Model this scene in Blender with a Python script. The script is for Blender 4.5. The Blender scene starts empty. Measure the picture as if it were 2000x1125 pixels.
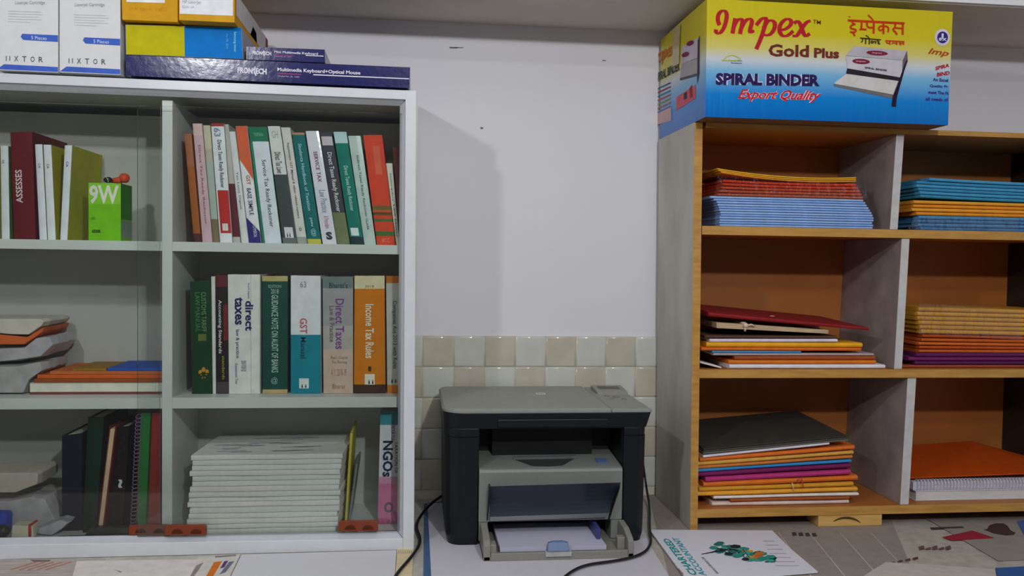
import bpy, bmesh, math, random
from mathutils import Vector, Matrix
random.seed(7)
scn = bpy.context.scene
C = scn.collection

# ------------------------------------------------------------------ camera
EYE = 1.34
F, YAW, PITCH, ROLL = 1655.9, 0.113589, 0.0330506, 0.0141887
cy, sy, cp, sp, cr, sr = math.cos(YAW), math.sin(YAW), math.cos(PITCH), math.sin(PITCH), math.cos(ROLL), math.sin(ROLL)
W_ = Vector((sy*cp, cy*cp, -sp)); r_ = Vector((cy, -sy, 0)); u_ = r_.cross(W_)
R_ = cr*r_ + sr*u_; U_ = -sr*r_ + cr*u_
cam = bpy.data.objects.new('camera', bpy.data.cameras.new('camera')); C.objects.link(cam)
cam.data.sensor_width = 36; cam.data.lens = F/2000*36; cam.data.clip_start = 0.02
m3 = Matrix((R_, U_, -W_)).transposed().to_4x4(); m3.translation = Vector((0, 0, EYE))
cam.matrix_world = m3
scn.camera = cam

# ------------------------------------------------------------------ light
def lin(c):
    return tuple(((v/255)/12.92 if v/255 <= .04045 else ((v/255+.055)/1.055)**2.4) for v in c)
w = bpy.data.worlds.new('room_ambient'); scn.world = w; w.use_nodes = True  # uniform ambient fill added from the open side of the room
w.node_tree.nodes['Background'].inputs[0].default_value = (.92, .97, 1.0, 1)
w.node_tree.nodes['Background'].inputs[1].default_value = 0.06
def lamp(name, loc, power, rad, col=(.96, .98, 1)):
    l = bpy.data.lights.new(name, 'POINT'); l.energy = power; l.shadow_soft_size = rad; l.color = col
    o = bpy.data.objects.new(name, l); o.location = loc; C.objects.link(o); return o
lamp('bulb_light', (-.70, .50, EYE+.735), 19, .035)
lamp('bulb_light', (.50, -.45, EYE+.83), 62, .035)
al = bpy.data.lights.new('ceiling_tube_light', 'AREA'); al.shape = 'RECTANGLE'; al.size = 1.2; al.size_y = .08; al.energy = 6
ao = bpy.data.objects.new('ceiling_tube_light', al); ao.location = (.25, -.7, EYE+1.25); ao.rotation_euler = (math.radians(35), 0, 0); C.objects.link(ao)
vs = scn.view_settings
vs.view_transform = 'Standard'; vs.look = 'None'; vs.gamma = 1; vs.use_curve_mapping = False; vs.exposure = 0.0

# ------------------------------------------------------------------ helpers
def ray(px, py):
    return (px-1000)/F*R_ - (py-562.5)/F*U_ + W_
def P(px, py, Y):
    v = ray(px, py); v = v*(Y/v.y); return Vector((v.x, v.y, v.z+EYE))
def PX(px, py, X):
    v = ray(px, py); v = v*(X/v.x); return Vector((v.x, v.y, v.z+EYE))
def PZ(px, py, Z):
    v = ray(px, py); v = v*((Z-EYE)/v.z); return Vector((v.x, v.y, v.z+EYE))

MATS = {}
def M(name, rgb, rough=.5, k=1.0, var=.06, scale=40, spec=.4, bump=0, bscale=200, metal=0, rgb2=None, stretch=None):
    """procedural principled material: base colour with a slight noise variation"""
    if name in MATS: return MATS[name]
    m = bpy.data.materials.new(name); m.use_nodes = True; MATS[name] = m
    nt = m.node_tree; b = nt.nodes['Principled BSDF']
    c = [min(v*k, .88) for v in lin(rgb)]
    c2 = [min(v*k, .88) for v in lin(rgb2)] if rgb2 else [v*(1-var*2.2) for v in c]
    tc = nt.nodes.new('ShaderNodeTexCoord'); src = tc.outputs['Object']
    if stretch:
        mp = nt.nodes.new('ShaderNodeMapping'); mp.inputs['Scale'].default_value = stretch
        nt.links.new(src, mp.inputs['Vector']); src = mp.outputs['Vector']
    n = nt.nodes.new('ShaderNodeTexNoise'); n.inputs['Scale'].default_value = scale; n.inputs['Detail'].default_value = 4
    nt.links.new(src, n.inputs['Vector'])
    rp = nt.nodes.new('ShaderNodeValToRGB'); rp.color_ramp.elements[0].position = .35; rp.color_ramp.elements[1].position = .65
    rp.color_ramp.elements[0].color = (*c2, 1); rp.color_ramp.elements[1].color = (*c, 1)
    nt.links.new(n.outputs['Fac'], rp.inputs['Fac']); nt.links.new(rp.outputs['Color'], b.inputs['Base Color'])
    b.inputs['Roughness'].default_value = rough; b.inputs['Specular IOR Level'].default_value = spec; b.inputs['Metallic'].default_value = metal
    if bump:
        n2 = nt.nodes.new('ShaderNodeTexNoise'); n2.inputs['Scale'].default_value = bscale; n2.inputs['Detail'].default_value = 3
        nt.links.new(tc.outputs['Object'], n2.inputs['Vector'])
        bp = nt.nodes.new('ShaderNodeBump'); bp.inputs['Strength'].default_value = bump; bp.inputs['Distance'].default_value = .002
        nt.links.new(n2.outputs['Fac'], bp.inputs['Height']); nt.links.new(bp.outputs['Normal'], b.inputs['Normal'])
    return m
def col(rgb, rough=.45, k=1.25, **kw):
    kw.setdefault('spec', .14); rough = min(rough+.12, .9)
    return M('colour_%02x%02x%02x_%d_%d' % (*rgb, int(rough*100), int(k*100)), rgb, rough, k, **kw)

def wloc(o):
    v = Vector((0, 0, 0))
    while o: v += o.location; o = o.parent
    return v
_font_cache = {}
def text_mesh(s, bold):
    key = (s, bold)
    if key in _font_cache: return _font_cache[key]
    cu = bpy.data.curves.new('lettering', 'FONT'); cu.body = s; cu.resolution_u = 2; cu.fill_mode = 'FRONT'; cu.offset = bold
    o = bpy.data.objects.new('lettering', cu); C.objects.link(o)
    dg = bpy.context.evaluated_depsgraph_get(); dg.update()
    me = bpy.data.meshes.new_from_object(o.evaluated_get(dg))
    vs_ = [(v.co.x, v.co.y) for v in me.vertices]; fs = [tuple(p.vertices) for p in me.polygons]
    bpy.data.objects.remove(o); bpy.data.curves.remove(cu); bpy.data.meshes.remove(me)
    xs = [v[0] for v in vs_]; ys = [v[1] for v in vs_]
    x0, x1, y0, y1 = min(xs), max(xs), min(ys), max(ys)
    vs_ = [((x-x0)/(x1-x0)-.5, (y-y0)/(y1-y0)-.5) for x, y in vs_]
    _font_cache[key] = (vs_, fs); return vs_, fs

OFS = [0.0]
class MB:
    def __init__(s): s.bm = bmesh.new(); s.mats = []
    def mi(s, m):
        if m not in s.mats: s.mats.append(m)
        return s.mats.index(m)
    def face(s, pts, m, smooth=False):
        try:
            f = s.bm.faces.new([s.bm.verts.new(p) for p in pts]); f.material_index = s.mi(m); f.smooth = smooth
        except ValueError: pass
    def rings(s, rings, m, cap=True, smooth=False, closed=True, capm=None):
        vr = [[s.bm.verts.new(p) for p in r] for r in rings]; k = s.mi(m); n = len(vr[0])
        for a, b in zip(vr, vr[1:]):
            for i in range(n if closed else n-1):
                f = s.bm.faces.new((a[i], a[(i+1) % n], b[(i+1) % n], b[i])); f.material_index = k; f.smooth = smooth
        if cap:
            for r in (vr[0][::-1], vr[-1]):
                f = s.bm.faces.new(r); f.material_index = s.mi(capm or m)
    def prism(s, poly, vec, m, front=None):
        vec = Vector(vec); s.rings([[Vector(p) for p in poly], [Vector(p)+vec for p in poly]], m)
        if front:
            s.bm.faces.ensure_lookup_table(); s.bm.faces[-2].material_index = s.mi(front)
    def box(s, a, b, m):
        x0, y0, z0 = a; x1, y1, z1 = b
        s.prism([(x0, y0, z0), (x1, y0, z0), (x1, y0, z1), (x0, y0, z1)], (0, y1-y0, 0), m)
    def tube(s, pts, r, m, n=8):
        pts = [Vector(p) for p in pts]; rr = []
        for i, p in enumerate(pts):
            d = (pts[min(i+1, len(pts)-1)]-pts[max(i-1, 0)]).normalized()
            a = d.cross(Vector((0, 0, 1)));
            if a.length < .05: a = d.cross(Vector((0, 1, 0)))
            a.normalize(); b = d.cross(a); q = r[i] if isinstance(r, (list, tuple)) else r
            rr.append([p+q*(math.cos(t)*a+math.sin(t)*b) for t in [2*math.pi*j/n for j in range(n)]])
        s.rings(rr, m, smooth=True)
    def ball(s, c, r, m, sc=(1, 1, 1), n=14):
        c = Vector(c); rr = []
        for i in range(1, n//2):
            t = math.pi*i/(n//2)
            rr.append([c+Vector((r*sc[0]*math.sin(t)*math.cos(a), r*sc[1]*math.sin(t)*math.sin(a), r*sc[2]*math.cos(t))) for a in [2*math.pi*j/n for j in range(n)]])
        s.rings(rr, m, smooth=True)
    def text(s, t, c, right, up, m, bold=0.0, shear=0.0):
        """lettering fitted into the box spanned by the full vectors right and up round centre c"""
        v, fs = text_mesh(t, bold); c = Vector(c); right = Vector(right); up = Vector(up); k = s.mi(m)
        bv = [s.bm.verts.new(c+right*(x+shear*y)+up*y) for x, y in v]
        for f in fs:
            try: g = s.bm.faces.new([bv[i] for i in f]); g.material_index = k
            except ValueError: pass
    def stroke(s, pts, wd, m, tof):
        """flat pen stroke through 2D points, mapped to the surface by tof"""
        pts = [Vector(p).to_2d() for p in pts]
        for _ in range(2 if len(pts) > 2 else 0):
            q = [pts[0]]
            for a, b in zip(pts, pts[1:]): q += [a*.75+b*.25, a*.25+b*.75]
            pts = q+[pts[-1]]
        n = len(pts); L = []; Rr = []
        for i, p in enumerate(pts):
            d = pts[min(i+1, n-1)]-pts[max(i-1, 0)]
            if d.length < 1e-6: d = Vector((1, 0))
            d.normalize(); nn = Vector((-d.y, d.x)); q = wd(i/(n-1), d)/2 if callable(wd) else wd/2
            L.append(p+nn*q); Rr.append(p-nn*q)
        for i in range(n-1):
            OFS[0] += 2e-6
            s.face([tof(*a) for a in (L[i], L[i+1], Rr[i+1], Rr[i])], m)
    def build(s, name, parent=None, origin=None, kind=None, bevel=0, merge=False, keepn=False):
        if merge: bmesh.ops.remove_doubles(s.bm, verts=s.bm.verts, dist=1e-6)
        off = wloc(parent) if parent else (Vector(origin) if origin else s.base())
        for v in s.bm.verts: v.co -= off
        if not keepn: bmesh.ops.recalc_face_normals(s.bm, faces=s.bm.faces)
        me = bpy.data.meshes.new(name); s.bm.to_mesh(me); s.bm.free()
        for m in s.mats: me.materials.append(m)
        o = bpy.data.objects.new(name, me); C.objects.link(o)
        if parent: o.parent = parent
        else: o.location = off
        if kind: o['kind'] = kind
        if bevel:
            b = o.modifiers.new('bevel', 'BEVEL'); b.width = bevel; b.segments = 2; b.limit_method = 'ANGLE'
        return o
    def base(s):
        cs = [v.co for v in s.bm.verts]
        return Vector(((min(c.x for c in cs)+max(c.x for c in cs))/2, (min(c.y for c in cs)+max(c.y for c in cs))/2, min(c.z for c in cs)))
def tag(o, label, cat, group=None, kind=None):
    o['label'] = label; o['category'] = cat
    if group: o['group'] = group
    if kind: o['kind'] = kind
    return o
def thing(name, loc, label, cat, group=None):
    o = bpy.data.objects.new(name, None); o.empty_display_size = .02; C.objects.link(o); o.location = loc
    return tag(o, label, cat, group)
def bil(q, u, v):
    a, b, c, d = q; return (a*(1-u)+b*u)*(1-v)+(d*(1-u)+c*u)*v
def rrect(x0, y0, x1, y1, r, n=6):
    """rounded rectangle; r = radii at (x0,y0) (x1,y0) (x1,y1) (x0,y1)"""
    out = []
    for (cx, cy_, a0, q) in ((x0+r[0], y0+r[0], 180, r[0]), (x1-r[1], y0+r[1], 270, r[1]), (x1-r[2], y1-r[2], 0, r[2]), (x0+r[3], y1-r[3], 90, r[3])):
        for i in range(n+1):
            a = math.radians(a0+90*i/n); out.append((cx+q*math.cos(a), cy_+q*math.sin(a)))
    return out

WALL = 2.09
TOP = .7468                                                  # counter height

# ------------------------------------------------------------------ the setting
mwall = M('wall_paint', (228, 226, 232), .6, 1.0, var=.012, scale=3, bump=.08, bscale=60)
mslab = M('loft_plaster', (214, 206, 196), .7, 1.0, var=.04, scale=6)
b = MB(); b.box((-2.4, WALL, 0), (2.9, WALL+.12, 2.9), mwall)
for px, py, a, q in ((886, 93, 9, 1.5), (896, 93, 10, .9), (941, 250, 3, 2), (1180, 118, 4, 1)):
    b.face([P(px-a, py-q, WALL-.0004), P(px+a, py-q*.6, WALL-.0004), P(px+a*.8, py+q, WALL-.0004), P(px-a*.8, py+q, WALL-.0004)], col((120, 120, 122), .8, 1))
b.build('wall_back', kind='structure')
b = MB(); b.box((-2.52, -1.6, 0), (-2.4, WALL+.12, 2.9), mwall); b.build('wall_left', kind='structure')
b = MB(); b.box((2.9, -1.6, 0), (3.02, WALL+.12, 2.9), mwall); b.build('wall_right', kind='structure')
b = MB(); b.box((-2.52, -1.6, 2.9), (3.02, WALL+.12, 3.0), M('ceiling_paint', (225, 225, 222), .8)); b.build('ceiling', kind='structure')
b = MB(); b.box((-2.52, -1.6, -.1), (3.02, WALL+.12, 0), M('floor_tiles', (150, 140, 128), .35)); b.build('floor', kind='structure')
ZS = P(1280, 60, WALL).z-.003
b = MB(); b.box((-2.4, 1.765, ZS), (2.9, WALL, ZS+.09), mslab)
b.box((-2.4, 1.755, ZS+.002), (2.9, 1.765, ZS+.095), mwall)
o = b.build('trim_1', kind='structure'); o['label'] = 'plastered loft slab running along the top of the wall'

# glazed checkerboard tiles between the cabinets
tb = M('tile_beige', (202, 195, 178), .1, 1.0, var=.05, scale=20); tw = M('tile_white', (208, 209, 200), .1, 1.0, var=.03, scale=20)
gro = M('tile_grout', (212, 207, 194), .8)
b = MB(); t0 = P(826, 657, WALL); ts = P(947, 657, WALL).x-P(826, 657, WALL).x; ts /= 2
zt = P(1050, 656.5, WALL).z
b.box((-.12, WALL-.004, TOP), (.66, WALL, zt), gro)
for j in range(5):
    for i in range(-2, 8):
        x0 = t0.x+i*ts; z1 = zt-j*ts; g = .0005
        x1 = x0+ts; z0 = max(z1-ts, TOP)
        if x0 < -.13 or x1 > .66 or z1-z0 < .01: continue
        r0 = [(x0+g, z0+g), (x1-g, z0+g), (x1-g, z1-g), (x0+g, z1-g)]; e = .006
        r1 = [(x0+g+e, z0+g+e), (x1-g-e, z0+g+e), (x1-g-e, z1-g-e), (x0+g+e, z1-g-e)]
        rr = []
        for q in range(6):
            a_ = math.pi/2*q/5; ins = e*(1-math.cos(a_)); dp = .0035*math.sin(a_)
            rr.append([(x, WALL-.004-dp, z) for x, z in ((x0+g+ins, z0+g+ins), (x1-g-ins, z0+g+ins), (x1-g-ins, z1-g-ins), (x0+g+ins, z1-g-ins))])
        b.rings(rr, tb if (i+j) % 2 == 0 else tw, smooth=True)
o = b.build('trim_2', kind='structure'); o['label'] = 'band of cream and white checkerboard wall tiles'

# ------------------------------------------------------------------ counter
b = MB(); b.box((-1.5, 1.30, TOP-.035), (2.3, WALL-.0005, TOP), M('worktop_laminate', (188, 182, 172), .4, var=.1))
b.box((-1.48, 1.36, 0), (2.28, WALL-.02, TOP-.035), M('counter_front_board', (150, 120, 90), .5))
tag(b.build('worktop_counter'), 'long counter under both cabinets and the printer', 'counter')

# ------------------------------------------------------------------ left cabinet: white, framed in aluminium, glass doors
LF = 1.72; LB = 1.96
mal = M('white_aluminium', (214, 217, 222), .28, 1.0, var=.02, spec=.6)
mlam = M('white_laminate', (214, 218, 214), .35, 1.0, var=.03, scale=8)
mback = M('cabinet_back_board', (205, 204, 198), .5, .9, var=.04, scale=5)
def Z_(px, py, Y): return P(px, py, Y).z
xl = -.965; xr = P(812.5, 600, LF).x
zb = TOP+.0005
cab = thing('glass_door_cabinet', ((xl+xr)/2, 1.9, TOP), 'white aluminium framed book cabinet with sliding glass doors', 'cabinet')
# outer frame
b = MB()
top_out = [P(-190, 134.5, LF), P(813.5, 177, LF)]; top_in = [P(-190, 153, LF), P(792, 194.5, LF)]
bot_in = [P(-190, 1068, LF), P(787, 1052, LF)]
b.prism([top_out[0], top_out[1], P(792, 194.5, LF), top_in[0]], (0, .022, 0), mal)
b.prism([P(792, 176, LF)+Vector((0, -.0008, 0)), P(813.5, 177, LF)+Vector((0, -.0008, 0)), Vector((P(808.5, 1074, LF).x, LF-.0008, zb)), Vector((P(787, 1074, LF).x, LF-.0008, zb))], (0, .022, 0), mal)
b.prism([bot_in[0], bot_in[1], Vector((P(787, 1074, LF).x, LF, zb)), Vector((xl, LF, zb))], (0, .022, 0), mal)
b.prism([(xl, LF, zb), (xl+.03, LF, zb), (xl+.03, LF, P(-150, 142, LF).z), (xl, LF, P(-150, 142, LF).z)], (0, .022, 0), mal)
b.build('outer_frame', cab, bevel=.0012)
# inner bevelled track
b = MB(); mtr = M('track_aluminium', (188, 192, 198), .3, 1.0, var=.02, spec=.6)
b.prism([P(-190, 153.5, LF+.004), P(791, 195, LF+.004), P(781, 207, LF+.018), P(-190, 168, LF+.018)], (0, .012, .002), mtr)
b.prism([P(792, 196, LF+.004), P(787, 1051, LF+.004), P(776, 1037, LF+.018), P(781, 207, LF+.018)], (0.003, .012, 0), mtr)
b.prism([P(-190, 1068, LF+.004), P(786, 1051.5, LF+.004), P(775, 1037, LF+.018), P(-190, 1054, LF+.018)], (0, .012, -.002), mtr)
b.build('door_track', cab)
# carcass
zt_l = P(-150, 147, LF+.03).z; ztop = P(400, 162, LF).z
IN = LF+.033
zfl = TOP+.0292
b = MB(); b.box((xl, LF+.02, zb), (xl+.018, 2.085, ztop-.004), mlam); b.build('side_panel', cab)
b = MB(); b.box((xr-.019, LF+.023, zb), (xr-.0005, 2.085, ztop-.016), mlam); b.build('side_panel', cab)
b = MB(); b.prism([P(-185, 137, LF+.021), P(808, 179.5, LF+.021), P(808, 197, LF+.021), P(-185, 155, LF+.021)], (0, .36, 0), mlam); b.build('top_panel', cab)
b = MB(); b.box((xl+.018, IN, zb), (xr-.019, LB, zfl), mlam); b.build('bottom_panel', cab)
b = MB(); b.box((xl+.018, LB, zb), (xr-.019, LB+.006, ztop-.03), mback); b.build('back_panel', cab)
xd0 = P(316.5, 600, IN).x; xd1 = P(336.5, 600, IN).x
b = MB(); b.box((xd0, IN, zfl), (xd1, LB, P(320, 196, IN).z), mlam); b.build('divider', cab)
zs1 = P(560, 475.5, IN).z, P(560, 493.5, IN).z
zs2 = P(400, 776.5, IN).z, P(400, 797.5, IN).z
for (za, zc) in (zs1, zs2):
    b = MB(); b.box((xl+.0185, IN, zc), (xd0-.0003, LB-.0003, za), mlam); b.build('shelf', cab)
    b = MB(); b.box((xd1+.0003, IN, zc), (xr-.0195, LB-.0003, za), mlam); b.build('shelf', cab)
# glass
mg = bpy.data.materials.new('dusty_glass'); mg.use_nodes = True; nt = mg.node_tree; nt.nodes.clear()
out = nt.nodes.new('ShaderNodeOutputMaterial'); tr = nt.nodes.new('ShaderNodeBsdfTransparent'); tr.inputs[0].default_value = (.965, .985, .975, 1)
gl = nt.nodes.new('ShaderNodeBsdfGlossy'); gl.inputs['Roughness'].default_value = .02
df = nt.nodes.new('ShaderNodeBsdfDiffuse'); df.inputs[0].default_value = (.75, .76, .75, 1)
fr = nt.nodes.new('ShaderNodeFresnel'); fr.inputs[0].default_value = 1.45
mx = nt.nodes.new('ShaderNodeMixShader'); mx2 = nt.nodes.new('ShaderNodeMixShader')
nz = nt.nodes.new('ShaderNodeTexNoise'); nz.inputs['Scale'].default_value = 4; mr = nt.nodes.new('ShaderNodeMapRange'); mr.inputs[3].default_value = .001; mr.inputs[4].default_value = .009
nt.links.new(nz.outputs[0], mr.inputs[0]); nt.links.new(mr.outputs[0], mx2.inputs[0])
nt.links.new(fr.outputs[0], mx.inputs[0]); nt.links.new(tr.outputs[0], mx.inputs[1]); nt.links.new(gl.outputs[0], mx.inputs[2])
nt.links.new(mx.outputs[0], mx2.inputs[1]); nt.links.new(df.outputs[0], mx2.inputs[2]); nt.links.new(mx2.outputs[0], out.inputs[0])
mshoe = M('brown_plastic', (128, 56, 28), .4, 1.0, var=.06); mblk = M('black_plastic', (28, 28, 30), .4, 1)
zg0 = TOP+.036; zg1 = ztop-.045
def shoe(door, px0, px1, y0, y1, Y, m):
    b = MB(); q = [P(px0, y1, Y), P(px1, y1-1, Y), P(px1, y0+2, Y), P(px1-4, y0-1, Y), P(px0+4, y0, Y), P(px0, y0+3, Y)]
    b.prism(q, (0, .006, 0), m); s = b.build('roller_shoe', door, bevel=.0006)
    for t in (.3, .75):
        c = P(px0+(px1-px0)*t, y1-4, Y-.0004); b = MB()
        b.rings([[c+Vector((.011*math.cos(a), 0, .009*math.sin(a))) for a in [math.pi*j/8 for j in range(9)]], [c+Vector((.008*math.cos(a), -.0008, .006*math.sin(a))) for a in [math.pi*j/8 for j in range(9)]]], col((84, 38, 22), .4, 1.0))
        b.build('roller', s)
b = MB(); b.box((P(268, 600, LF+.012).x, LF+.012, zg0), (P(785, 600, LF+.012).x, LF+.016, zg1), mg); d = b.build('glass_door', cab)
shoe(d, 322, 403, 1026, 1046, LF+.005, mshoe); shoe(d, 661, 738, 1018, 1038, LF+.005, mshoe)
b = MB(); b.box((xl+.02, LF+.024, zg0), (P(313, 600, LF+.024).x, LF+.028, zg1), mg); d = b.build('glass_door', cab)
shoe(d, 251, 330, 1026, 1045, LF+.017, mshoe)

# ------------------------------------------------------------------ books
PAGES = M('page_edges', (226, 218, 196), .8, 1.0, var=.08, scale=300, stretch=(.2, .2, 6))
def book(quad, Y, depth, cover, label, bands=(), texts=(), boards=.0016, group=None, name='book', cat='book', polys=(), spine=None, floor=None, shp=.6):
    q = [P(x, y, Y) for x, y in quad]
    if floor is not None:
        for i in (2, 3): q[i] = Vector((q[i].x, q[i].y, floor+.0004))
    base = (q[2]+q[3])/2+Vector((0, depth/2, 0))
    root = thing(name, base, label, cat, group)
    wdt = (q[1]-q[0]).length; tb_ = min(boards/wdt, .2)
    b = MB(); D = Vector((0, depth, 0)); cov = cover if not isinstance(cover, tuple) else col(cover)
    b.prism([bil(q, 0, 0), bil(q, tb_, 0), bil(q, tb_, 1), bil(q, 0, 1)], D, cov)
    b.prism([bil(q, 1-tb_, 0), bil(q, 1, 0), bil(q, 1, 1), bil(q, 1-tb_, 1)], D, cov)
    sp_ = spine and (col(spine) if isinstance(spine, tuple) else spine) or cov
    # rounded spine
    n = 6; rr = []
    for v in (0, 1):
        r = [bil(q, i/n, v)+Vector((0, -.0016*(1-(2*i/n-1)**2), 0)) for i in range(n+1)]
        r += [bil(q, 1, v)+Vector((0, .002, 0)), bil(q, 0, v)+Vector((0, .002, 0))]
        rr.append(r)
    b.rings(rr, sp_)
    def S(u, v, e=.0003): return bil(q, u, v)+Vector((0, -.0016*(1-(2*u-1)**2)-e, 0))
    def patch(u0, v0, u1, v1, m, e=.0003):
        k = 6
        for i in range(k):
            a = u0+(u1-u0)*i/k; c = u0+(u1-u0)*(i+1)/k
            b.face([S(a, v0, e), S(c, v0, e), S(c, v1, e), S(a, v1, e)], m)
    for bd in bands:
        if len(bd) == 3: patch(0, bd[0], 1, bd[1], col(bd[2]) if isinstance(bd[2], tuple) else bd[2])
        else: patch(bd[0], bd[1], bd[2], bd[3], col(bd[4]), .0005)
    for pl, c in polys: b.face([S(u, v, .0022) for u, v in pl], col(c))
    for t in texts:
        s, u, v0, v1, hu, c = t[:6]; bold = t[6] if len(t) > 6 else .01
        ctr = S(u, (v0+v1)/2, .0008); m = col(c, .5, 1.2)
        if len(t) > 7 and t[7] == 'h':                        # lettering across the spine: v0..v1 is the height
            b.text(s, ctr, (q[1]-q[0])*hu, -(bil(q, u, v1)-bil(q, u, v0)), m, bold)
        elif len(t) > 7 and t[7] == 'up':
            b.text(s, ctr, -(bil(q, u, v1)-bil(q, u, v0)), -(q[1]-q[0])*hu, m, bold)
        else: b.text(s, ctr, bil(q, u, v1)-bil(q, u, v0), (q[1]-q[0])*hu, m, bold)
    b.build('cover', root)
    b = MB(); e = min((boards+.0002)/wdt, .24); hh = (q[3]-q[0]).length; ev = .003/hh
    off = Vector((0, .0024, 0))
    b.prism([bil(q, e, ev)+off, bil(q, 1-e, ev)+off, bil(q, 1-e, 1-ev)+off, bil(q, e, 1-ev)+off], (0, depth-.006, 0), PAGES)
    b.build('pages', root)
    return root

G1 = 'books leaning on the top right shelf of the glass cabinet'
Y1 = 1.785; D1 = .165; f1 = zs1[0]
book([(360, 262), (374, 261), (393, 468), (379, 469)], Y1, D1, (150, 84, 36), 'thin orange-brown book at the divider end of the upper shelf', [(.0, .3, (150, 92, 66)), (.92, 1, (70, 40, 40))], group=G1, floor=f1)
book([(376.4, 241.5), (394.5, 241.5), (415, 469), (395.7, 470)], Y1, D1, (192, 162, 170), 'pale pink book beside the thin orange-brown one', [(0, .10, (206, 176, 168))], [('Direct Tax Ready Reckoner', .5, .18, .85, .32, (150, 90, 90))], group=G1, floor=f1)
book([(396.5, 245), (410.5, 245), (428.6, 470), (416, 470)], Y1+.002, D1, (176, 168, 150), 'brown and grey-green thin book between the pink and red-labelled books', [(.0, .2, (190, 184, 160)), (.3, .8, (160, 172, 160)), (.8, 1, (120, 104, 80))], group=G1, floor=f1)
book([(412, 241), (437, 241), (454, 470), (430, 471)], Y1, D1, (212, 214, 218), 'white ready reckoner with a red block low on its spine', [(0, .025, (150, 44, 44)), (.12, .56, .98, .92, (176, 42, 38)), (.3, .84, .75, .9, (220, 216, 214))], [('Direct Taxes Ready Reckoner', .52, .14, .54, .42, (70, 74, 84)), ('63', .45, .04, .11, .5, (120, 130, 150))], group=G1, floor=f1)
book([(438.5, 243), (446.5, 243), (470, 470), (455.5, 470)], Y1+.003, D1, (176, 174, 166), 'grey and maroon book behind the narrow white one', [(.5, .95, (92, 36, 48))], group=G1, floor=f1)
book([(447.5, 257), (459.5, 257), (486, 471.6), (471.8, 472)], Y1, D1, (206, 206, 206), 'narrow shorter white book left of the orange and navy one', [], [('Tax Laws Digest', .5, .36, .7, .4, (120, 122, 130))], group=G1, floor=f1)
book([(460.5, 246.6), (482.5, 246), (510.4, 472), (487.2, 472)], Y1, D1, (216, 218, 224), 'book with an orange top, white middle and navy foot', [], [('GST', .55, .42, .50, .34, (170, 60, 50)), ('BASE SIMPLE', .5, .53, .76, .38, (60, 60, 90)), ('COMMERCIAL', .6, .85, .95, .3, (190, 190, 214))],
     polys=[([(0, 0), (1, 0), (1, .46), (0, .28)], (206, 92, 58)), ([(0, .78), (1, .90), (1, 1), (0, 1)], (46, 40, 112))], group=G1, floor=f1)
book([(485, 248), (521, 248), (550, 472.4), (513, 472.4)], Y1, D1, (40, 122, 96), 'wide white book with a green top and green left edge', [(.0, .13, (30, 108, 78)), (.14, .125, 1, 1, (206, 212, 222))], [('Service Tax Ready Reckoner', .58, .28, .86, .30, (70, 74, 86)), ('TAXMANN', .5, .05, .08, .5, (120, 190, 150), .0, 'h')], group=G1, floor=f1)
book([(523, 246.6), (546.5, 246.6), (580, 474), (553, 474)], Y1, D1, (206, 206, 204), 'white book with a dark grey lower half', [(.41, .95, (62, 68, 70)), (.95, 1, (96, 104, 104)), (.22, .86, .85, .95, (206, 206, 206))], [('Direct Tax Laws', .5, .22, .40, .5, (86, 90, 96)), ('GH', .5, .04, .1, .5, (140, 170, 160), 0, 'h'), ('ii', .5, .91, .945, .3, (40, 40, 40), 0, 'h')], group=G1, floor=f1)
book([(549, 249), (566.5, 249), (600, 475.5), (581.5, 475.5)], Y1, D1, (202, 200, 194), 'slim off-white book left of the teal one', [(.94, 1, (150, 152, 150))], [('Supplement GST Manual & other related matters', .5, .13, .78, .34, (96, 96, 96)), ('o', .5, .86, .89, .3, (90, 90, 90))], group=G1, floor=f1)
book([(570, 259), (594.5, 259), (628, 476.8), (601.5, 476.8)], Y1+.001, D1, (14, 100, 100), 'teal book with a yellow foot', [(0, .02, (168, 130, 96)), (.955, 1, (186, 180, 70))], [('Students Handbook of Taxation', .5, .10, .70, .26, (160, 206, 210)), ('JAIN', .5, .76, .84, .22, (180, 214, 214)), ('@', .55, .86, .93, .42, (150, 200, 204), 0, 'h')], group=G1, floor=f1)
book([(597, 256), (622, 256), (658, 477.5), (630.5, 478.3)], Y1-.002, D1, M('glossy_white_cover', (216, 216, 224), .14, 1.15, var=.03, bump=.12, bscale=70), 'glossy white service tax book with dark red lettering', [], [('SERVICE TAX', .5, .18, .45, .30, (120, 50, 70)), ('Law Practice', .55, .52, .72, .5, (150, 150, 170)), ('& Procedure', .55, .75, .86, .4, (190, 140, 160)), ('S', .55, .89, .96, .5, (60, 60, 66), .06, 'h')], group=G1, floor=f1)
book([(623.5, 257.7), (648, 257.7), (683.7, 478.6), (659, 478.6)], Y1, D1, (60, 60, 70), 'charcoal ready reckoner with an olive foot', [(.715, 1, (108, 118, 82)), (.1, .04, .95, .12, (190, 176, 182))], [('Direct Taxes Ready Reckoner', .5, .18, .71, .46, (206, 206, 206), .015)], group=G1, floor=f1)
book([(651.5, 257.7), (676.5, 257.7), (710.8, 479.3), (685.5, 479.3)], Y1, D1, (10, 112, 98), 'teal green book with a pale top band', [(0, .10, (176, 202, 206)), (.93, 1, (24, 52, 58)), (.15, .85, .75, .92, (206, 220, 220))], [('Direct Taxes Ready Reckoner', .48, .30, .70, .40, (170, 214, 204))], group=G1, floor=f1)
book([(680, 265.4), (704, 265.4), (734.5, 480), (712, 480)], Y1+.002, D1, M('pale_green_cover', (188, 206, 200), .2, 1.15, var=.06, bump=.12, bscale=80), 'pale mint green book left of the red one', [], [('Indirect Taxes Ready Reckoner Guide', .5, .18, .86, .26, (90, 110, 104))], group=G1, floor=f1)
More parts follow.
